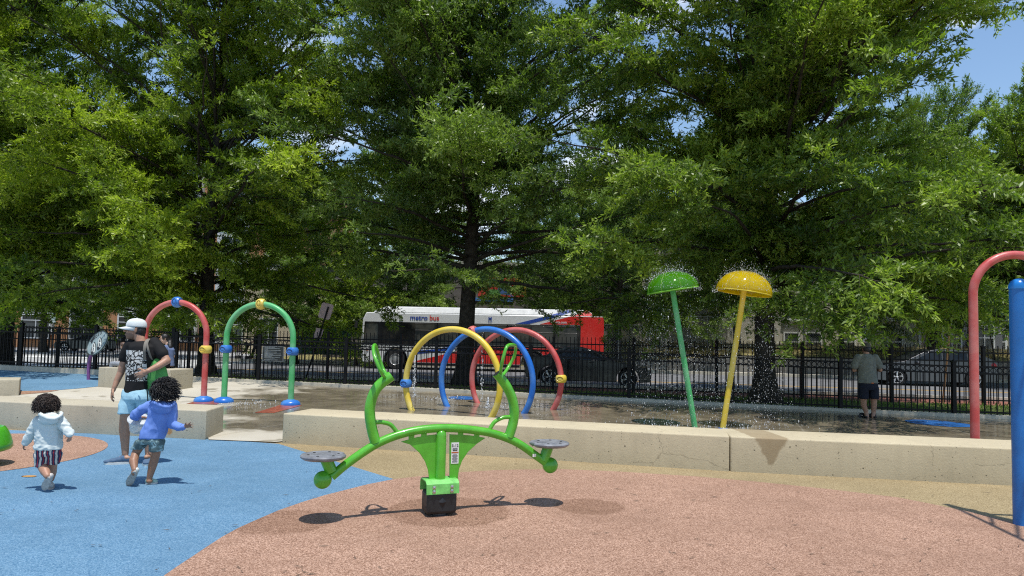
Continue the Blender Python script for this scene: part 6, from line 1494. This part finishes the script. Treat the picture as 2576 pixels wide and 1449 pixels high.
# --- the man looking over the fence
def the_watcher():
    Y0 = 15.3; M = lambda zx, zy, dy=0: atY(*r4(zx, zy), Y0 + dy); O = M(1030, 1325); z0 = zt(O.x, O.y); O.z = z0; v = MB(); P, Q = head(v, M(988, 622, .03), (.05, .95, -.30), (0, .25, 1), .98)
    v.chain([M(990, 655), M(992, 690)], [.055, .062]); v.loft([(M(990, 690), .12, .08, 0), (M(990, 760), .17, .11, 0), (M(1005, 900), .15, .11, 0), (M(1008, 980), .16, .12, 0)])
    v.chain([M(898, 712), M(874, 775), M(868, 832, .02), M(905, 822, .22), M(940, 800, .34)], [.052, .046, .042, .037, .028]); v.chain([M(1082, 712), M(1118, 775), M(1130, 832, .02), M(1088, 826, .22), M(1048, 800, .34)], [.052, .046, .042, .037, .028])
    hand(v, M(940, 800, .34), (.7, .5, .2), (.2, -.3, 1), .18, 1, .5, .05); hand(v, M(1048, 800, .34), (-.7, .5, .2), (-.2, -.3, 1), .18, -1, .5, .05)
    v.chain([M(962, 990), M(962, 1110), M(963, 1180, .02), M(985, 1250, .03), M(1000, 1305, .0)], [.09, .066, .060, .047, .036]); v.chain([M(1060, 990), M(1066, 1110), M(1066, 1180, .02), M(1062, 1250, .03), M(1058, 1305, .0)], [.09, .066, .060, .047, .036])
    v.ell(M(1000, 1322, .06), (.045, .12, .03)); v.ell(M(1062, 1322, .06), (.045, .12, .03))
    o = person(v, .0085, SK_man, 'man in a grey-green t-shirt and dark shorts seen from behind at the fence', O); h = MB(); h.ell(P(0, -.035, .0), (.080, .078, .085), Q); garment(h, .008, 'hair', H_blk, o, .003, 30)
    cp = MB(); n = 24; vs = []; fs = []; prof = [(1.0, -.012), (1.02, .02), (.97, .05), (.85, .08), (.6, .105), (.3, .116), (0, .119)]
    for rr, z in prof:
        for j in range(n): a = 2 * math.pi * j / n; vs.append(P(.092 * rr * math.cos(a), -.012 + .110 * rr * math.sin(a), .028 + z))
    for i in range(len(prof) - 1):
        for j in range(n): fs.append((i * n + j, i * n + (j + 1) % n, (i + 1) * n + (j + 1) % n, (i + 1) * n + j))
    ol = cloth('cap_olive', (.12, .105, .08)); c = MB().add(vs, fs).build('cap', ol, o, smooth=60); b = MB(); b.ell(P(0, .13, .03), (.085, .07, .008), Q); b.build('brim', ol, c)
    s = MB(); s.loft([(M(990, 668), .075, .065, 0), (M(990, 684), .150, .09, 0), (M(988, 712), .192, .12, 0), (M(990, 770), .196, .14, 0), (M(998, 850), .190, .14, 0), (M(1004, 920), .198, .145, 0), (M(1006, 962), .208, .148, 0)], 28)
    s.chain([M(905, 705), M(880, 755), M(872, 792)], [.078, .074, .074]); s.chain([M(1078, 705), M(1108, 755), M(1118, 790)], [.078, .074, .074]); sh = garment(s, .010, 'shirt', cloth('shirt_grey_green', (.17, .18, .15), .2), o, .009, 7, (1, 1, 1.5))
    s = MB(); s.loft([(M(1008, 950), .195, .135, 0), (M(1010, 1000), .205, .145, 0), (M(1010, 1030), .18, .13, 0)], 26); s.loft([(M(960, 1000), .100, .12, 0), (M(964, 1118), .098, .112, 0)]); s.loft([(M(1062, 1000), .100, .12, 0), (M(1065, 1118), .098, .112, 0)]); so = garment(s, .010, 'shorts', cloth('shorts_navy', (.018, .020, .030)), o, .008, 8)
    MB().box(M(1052, 962, -.15), (.05, .012, .022)).build('tag', pm('tag_orange', (.5, .13, .03), .7), so)
    for x, dx in ((990, -.02), (1078, .05)):
        hl = M(x, 1326, -.05); te = hl + Vector((dx, .26, 0)); hl.z = te.z = zt(hl.x, hl.y) + .018; v = MB(); s_, d, u, Q2, n = shoe(v, hl, te, .11, .04); q = garment(v, .008, 'sandal', M_black, o, 0); v = MB(); m_ = hl.lerp(te, .62); v.tube([m_ + s_ * .055, m_ + s_ * .045 + u * .06, m_ + u * .075, m_ - s_ * .045 + u * .06, m_ - s_ * .055], .028, 8); v.build('strap', M_black, q)
the_watcher()

# --- the two sitting on the short wall behind the man
def seated(label, cx, Ys, zs, scale, fw, shirt, skin_m, hair_m, hairlen, pants, graphic=None):
    """figure sitting on a wall top: cx, Ys in metres, zs the seat height"""
    k = scale; C = lambda x, y, z: Vector((cx + x * k, Ys + y * k, zs + z * k)); O = C(0, 0, 0); v = MB(); P, Q = head(v, C(-.10, -.02, .71), fw, (-.25, -.1, 1), .95 * k)
    v.chain([C(-.04, 0, .60), C(-.02, 0, .53)], [.05 * k, .055 * k]); v.loft([(C(0, 0, .02), .15 * k, .12 * k, 0), (C(0, 0, .25), .12 * k, .10 * k, 0), (C(-.01, 0, .45), .15 * k, .10 * k, 0), (C(-.02, 0, .53), .10 * k, .07 * k, 0)])
    for s in (-1, 1):
        y = s * .16
        v.chain([C(-.02, y, .47), C(.05, y * 1.1, .27), C(.02, y * 1.05, .18), C(-.15, y * .6, .14)], [.045 * k, .038 * k, .035 * k, .024 * k]); hand(v, C(-.15, y * .6, .14), (-1, -.3 * s, .05), (0, 0, 1), .17 * k, -s, .4)
        v.chain([C(0, s * .09, .07), C(-.40, s * .10, .09), C(-.42, s * .10, -.28), C(-.40, s * .10, -.40)], [.085 * k, .06 * k, .048 * k, .036 * k]); v.ell(C(-.47, s * .10, -.43), (.12 * k, .045 * k, .035 * k))
    o = person(v, .010, skin_m, label, O); face(P, Q, .95 * k, o)
    h = MB(); h.ell(P(0, -.025, .035), (.088 * k, .098 * k, .092 * k), Q); h.chain([P(.02, -.07, .02), P(.03, -.09, -.10), C(.05, -.02, .50), C(.06, -.06, .60 - hairlen)], [.07 * k, .07 * k, .065 * k, .035 * k]); h.chain([P(.06, .0, .0), P(.075, -.01, -.12), C(.0, -.11, .62 - hairlen)], [.03 * k, .035 * k, .022 * k]); garment(h, .010, 'hair', hair_m, o, .006, 18, (1, 1, .3))
    s = MB(); s.loft([(C(.0, 0, .03), .165 * k, .135 * k, 0), (C(0, 0, .25), .14 * k, .12 * k, 0), (C(-.01, 0, .44), .165 * k, .118 * k, 0), (C(-.02, 0, .52), .11 * k, .085 * k, 0), (C(-.03, 0, .555), .065 * k, .06 * k, 0)], 24)
    for sg in (-1, 1): s.chain([C(-.02, sg * .14, .47), C(.03, sg * .18, .33)], [.065 * k, .062 * k])
    sh = garment(s, .011, 'shirt', shirt, o, .006, 9)
    if graphic:
        g = MB(); g.tube([C(-.13, -.10, .30), C(-.06, -.128, .345), C(.0, -.135, .33), C(-.05, -.132, .27), C(-.12, -.112, .25), C(.02, -.138, .24)], .014 * k, 5); g.build('printed_lettering', graphic, sh)
    s = MB()
    for sg in (-1, 1): s.chain([C(.02, sg * .09, .08), C(-.40, sg * .10, .09), C(-.42, sg * .10, -.28)], [.10 * k, .075 * k, .06 * k])
    garment(s, .011, 'trousers', pants, o, .005, 9); return o
a, b = CHB; dB = (b - a).normalized(); nB = Vector((-dB.y, dB.x, 0)); zs = max(zt(a.x, a.y), 0) + .50
pw = atY(*r1(1690, 700), (a.y + b.y) / 2 + .42)
seated('woman with long black hair in a blue t-shirt, seated behind the man', pw.x, pw.y, zs + .03, .98, (-.80, -.45, -.42), cloth('shirt_slate_blue', (.13, .17, .29)), SK_w, H_blk, .28, cloth('trousers_black', (.012, .012, .014)), pm('print_green', (.10, .55, .16), .6))
pg = atY(*r1(1262, 720), (a.y + b.y) / 2 + .45)
seated('child with long brown hair and white top, half hidden behind the man\'s arm', pg.x, pg.y, zs + .02, .72, (-.95, .2, -.2), cloth('top_white', (.6, .6, .58)), SK_w, pm('hair_brown', (.10, .055, .035), .5, var=.3, vs=40), .22, cloth('trousers_grey', (.25, .27, .3)))

# --- woman with a pushchair on the far pavement
def far_pair():
    b = G(643, 909); b.z = .10; C = lambda x, y, z: b + Vector((x, y, z)); v = MB(); P, Q = head(v, C(-.02, 0, 1.53), (-.95, -.3, -.1))
    v.chain([C(0, 0, 1.45), C(0, 0, 1.36)], [.05, .055]); v.loft([(C(0, 0, .85), .15, .12, 0), (C(0, 0, 1.1), .13, .1, 0), (C(0, 0, 1.36), .17, .1, 0)])
    for s in (-1, 1):
        v.chain([C(0, s * .19, 1.34), C(-.08, s * .22, 1.1), C(-.32, s * .18, 1.02)], [.05, .042, .028]); hand(v, C(-.32, s * .18, 1.02), (-1, 0, -.2), (0, 0, -1), .17, s, .6)
        v.chain([C(0, s * .09, .85), C(-.03 + .12 * s, s * .09, .48), C(.0 + .2 * s, s * .09, .08)], [.09, .06, .036]); v.ell(C(-.05 + .2 * s, s * .09, .04), (.12, .045, .04))
    o = person(v, .014, SK_man, 'person in dark clothes pushing a pushchair across the street', b); h = MB(); h.ell(P(0, -.02, .03), (.09, .105, .1), Q); garment(h, .012, 'hair', H_blk, o, .004, 20)
    s = MB(); s.loft([(C(0, 0, .75), .18, .15, 0), (C(0, 0, 1.1), .155, .12, 0), (C(0, 0, 1.36), .19, .12, 0), (C(0, 0, 1.42), .08, .07, 0)]); [s.chain([C(0, sg * .18, 1.33), C(-.07, sg * .22, 1.12)], [.07, .06]) for sg in (-1, 1)]; garment(s, .014, 'shirt', cloth('shirt_dark', (.05, .05, .055)), o)
    s = MB(); [s.chain([C(0, sg * .09, .85), C(-.03 + .12 * sg, sg * .09, .48), C(.17 * sg, sg * .09, .14)], [.11, .08, .06]) for sg in (-1, 1)]; garment(s, .014, 'trousers', cloth('trousers_black', (.012, .012, .014)), o)
    t = thing('pushchair', 'dark pushchair on the far pavement under the green arch', 'pushchair', C(-.75, 0, 0)); D = lambda x, y, z: C(-.75 + x, y, z); fr = MB()
    for s in (-1, 1): fr.tube([D(.42, s * .2, 1.02), D(.1, s * .22, .6), D(-.3, s * .24, .12)], .016, 6); fr.tube([D(.1, s * .22, .6), D(.3, s * .24, .12)], .016, 6)
    fr.tube([D(.42, -.2, 1.02), D(.42, .2, 1.02)], .018, 6); fr.build('frame', M_iron, t)
    MB().tube([D(.15, -.2, .9), D(.12, 0, .97), D(.15, .2, .9)], .10, 8).build('hood', cloth('pram_black', (.02, .02, .022)), t); s = MB(); s.box(D(.18, 0, .68), (.08, .38, .5), Matrix.Rotation(.3, 3, 'Y')); s.box(D(-.05, 0, .48), (.42, .38, .08)); s.build('seat', cloth('pram_black', (.02, .02, .022)), t, bevel=.02)
    for x in (-.3, .3):
        for s in (-1, 1): MB().lathe([(.11, -.02), (.12, 0), (.11, .02), (.05, .025), (0, .025)], D(x, s * .25, .12), 16, Matrix.Rotation(R(90), 3, 'X')).build('wheel', pm('tyre', (.014, .014, .015), .8), t)
far_pair()
# ------------------------------------------------------------------ spray, litter
def drops():
    rng = np.random.default_rng(5); pts = []; rad = []
    for b, tp, ax, Q, rr, h in UMB:
        b = np.array(b); c = np.array(tp); a3 = np.array(ax)
        n = 2200                                        # curtain falling from the rim and blown wide
        ang = rng.uniform(0, 2 * math.pi, n); ro = rr * np.sqrt(rng.uniform(.1, 1.0, n)) * rng.choice([1, 1.0, 1.1, 1.35], n); fall = rng.uniform(0, 1, n) ** .75 * (c[2] - .1)
        ro = ro + .22 * fall * rng.uniform(0, 1, n) ** 1.6
        pts.append(np.stack([c[0] + ro * np.cos(ang), c[1] + ro * np.sin(ang), c[2] - .02 - fall], 1)); rad.append(rng.gamma(1.6, .0009, n) + .0008)
        n = 1700                                         # mist bouncing over the top
        ang = rng.uniform(0, 2 * math.pi, n); ro = rr * 1.15 * np.sqrt(rng.uniform(0, 1, n)); zz = h * np.sqrt(np.clip(1 - (ro / rr) ** 2, 0, 1)) + rng.exponential(.055, n)
        pts.append(np.stack([c[0] + ro * np.cos(ang), c[1] + ro * np.sin(ang), c[2] + zz], 1)); rad.append(rng.gamma(1.6, .0008, n) + .0007)
        n = 260                                         # splashes on the pad
        ang = rng.uniform(0, 2 * math.pi, n); ro = rng.uniform(0, 1.5, n)
        x, y = c[0] + ro * np.cos(ang), c[1] + ro * np.sin(ang)
        pts.append(np.stack([x, y, rng.exponential(.05, n) + .03], 1)); rad.append(rng.gamma(2, .0013, n) + .0015)
    for (px, y0, y1, Y) in ((1044, 896, 1000, 14.2), (1214, 830, 1005, 14.9), (1228, 1000, 1030, 14.6)):   # threads of water from the rings
        n = 120; yy = rng.uniform(y0, y1, n); p = np.array([tuple(atY(px - (q - y0) * .012, q, Y)) for q in yy]); p += rng.normal(0, .006, (n, 3)) * (1 + 3 * (yy - y0) / (y1 - y0))[:, None]
        pts.append(p); rad.append(rng.gamma(2.5, .0014, n) + .002)
    for (px, py) in ((626, 1022), (1118, 1010), (1260, 1028)):
        g = GT(px, py); n = 160; pts.append(np.array([g.x, g.y, g.z + .02]) + np.abs(rng.normal(0, 1, (n, 3))) * np.array([.0, .0, .05]) + rng.normal(0, 1, (n, 3)) * np.array([.25, .2, 0])); rad.append(rng.gamma(2, .0013, n) + .0015)
    P = np.concatenate(pts); r = np.concatenate(rad); n = len(P)
    o = np.array([(1, 0, 0), (-1, 0, 0), (0, 1, 0), (0, -1, 0), (.1, 0, 3.2), (-.1, 0, -3.2)]); F = np.array([(0, 2, 4), (2, 1, 4), (1, 3, 4), (3, 0, 4), (2, 0, 5), (1, 2, 5), (3, 1, 5), (0, 3, 5)])
    V = (P[:, None, :] + o[None] * r[:, None, None]).reshape(-1, 3); FF = (F[None] + (np.arange(n) * 6)[:, None, None]).reshape(-1)
    me = bpy.data.meshes.new('water_spray'); me.vertices.add(n * 6); me.vertices.foreach_set('co', V.reshape(-1).astype(np.float32)); m = n * 8
    me.loops.add(m * 3); me.loops.foreach_set('vertex_index', FF.astype(np.int32)); me.polygons.add(m); me.polygons.foreach_set('loop_start', np.arange(0, m * 3, 3, dtype=np.int32)); me.update(calc_edges=True)
    mt, nt, nn, b = new_mat('water_drops'); b.inputs['Base Color'].default_value = (.86, .88, .9, 1); b.inputs['Roughness'].default_value = .15; spec(b, 1.0)
    tl = N(nt, 'ShaderNodeBsdfTranslucent'); tl.inputs[0].default_value = (.9, .92, .95, 1); ms = N(nt, 'ShaderNodeMixShader'); ms.inputs[0].default_value = .5
    L(nt, b.outputs[0], ms.inputs[1]); L(nt, tl.outputs[0], ms.inputs[2]); L(nt, ms.outputs[0], nn['Material Output'].inputs[0])
    me.materials.append(mt); ob = bpy.data.objects.new('water_spray', me); COL.objects.link(ob); ob['kind'] = 'stuff'; ob['label'] = 'drops of water falling from the umbrellas and rings'
drops()
def litter():
    rng = random.Random(4); mb = MB()
    for i in range(120):
        px, py = rng.uniform(-50, 2600), rng.uniform(1225, 1470) if i > 12 else rng.uniform(1130, 1225)
        p = G(px, py)
        if p.y < 3 or abs(px - 1118) < 40: continue
        a = rng.uniform(0, 6.3); ln = rng.uniform(.02, .055); d = Vector((math.cos(a), math.sin(a) * .6, 0)); s = Vector((-d.y, d.x, 0)) * .006
        z = Vector((0, 0, .016)); mb.add([p + z - d * ln, p + z + s, p + z + d * ln + Vector((0, 0, .006)), p + z - s], [(0, 1, 2, 3)])
    o = mb.build('leaf_litter', pm('dead_leaf', (.06, .04, .022), .8, var=.4, vs=30), None, smooth=0, fix=False); o['kind'] = 'stuff'; o['label'] = 'a few dead leaves and twigs on the rubber surface'
litter()
def grass_tufts():
    rng = np.random.default_rng(9); n = 14000
    x = rng.uniform(-14, 16, n); y = fenceY(x) + rng.uniform(.35, 4.1, n)
    k = np.array([noise.noise(Vector((a * .5, b * .5, 0))) for a, b in zip(x, y)]) > -.15; x, y = x[k], y[k]; n = len(x)
    P = np.stack([x, y, np.array([zt(a, b) for a, b in zip(x, y)]) + .01], 1); D = unit(np.array([0, 0, 1.0]) + rng.normal(0, .38, (n, 3)))
    o = leaf_object('grass', P, D, rng.uniform(0, 1, n), .11, .018, rng, LF_far, None, .2); o['kind'] = 'stuff'; o['label'] = 'short grass on the verge between the fences'
    n = 9000; x = rng.uniform(5, 44, n); y = 29.6 - .16 * x + 11.4 + rng.uniform(.4, 4.4, n); f = (y - (29.6 - .16 * x + 11.4))
    h = np.interp(x, (5, 13), (.35, 1.05)); z = np.where(f < 2.2, h + (f / 2.2) * (.55 * (1.7 - h)), h + .55 * (1.7 - h) + (f - 2.2) / 2.3 * (.45 * (1.7 - h)))
    P = np.stack([x, y, z - .03], 1); D = unit(np.array([0, 0, 1.0]) + rng.normal(0, .45, (n, 3)))
    o = leaf_object('dry_grass', P, D, rng.uniform(0, 1, n), .22, .03, rng, pm('straw', (.34, .26, .11), .9, var=.3, vs=3), None, .2); o['kind'] = 'stuff'; o['label'] = 'dry grass on the bank below the pale apartments'
grass_tufts()
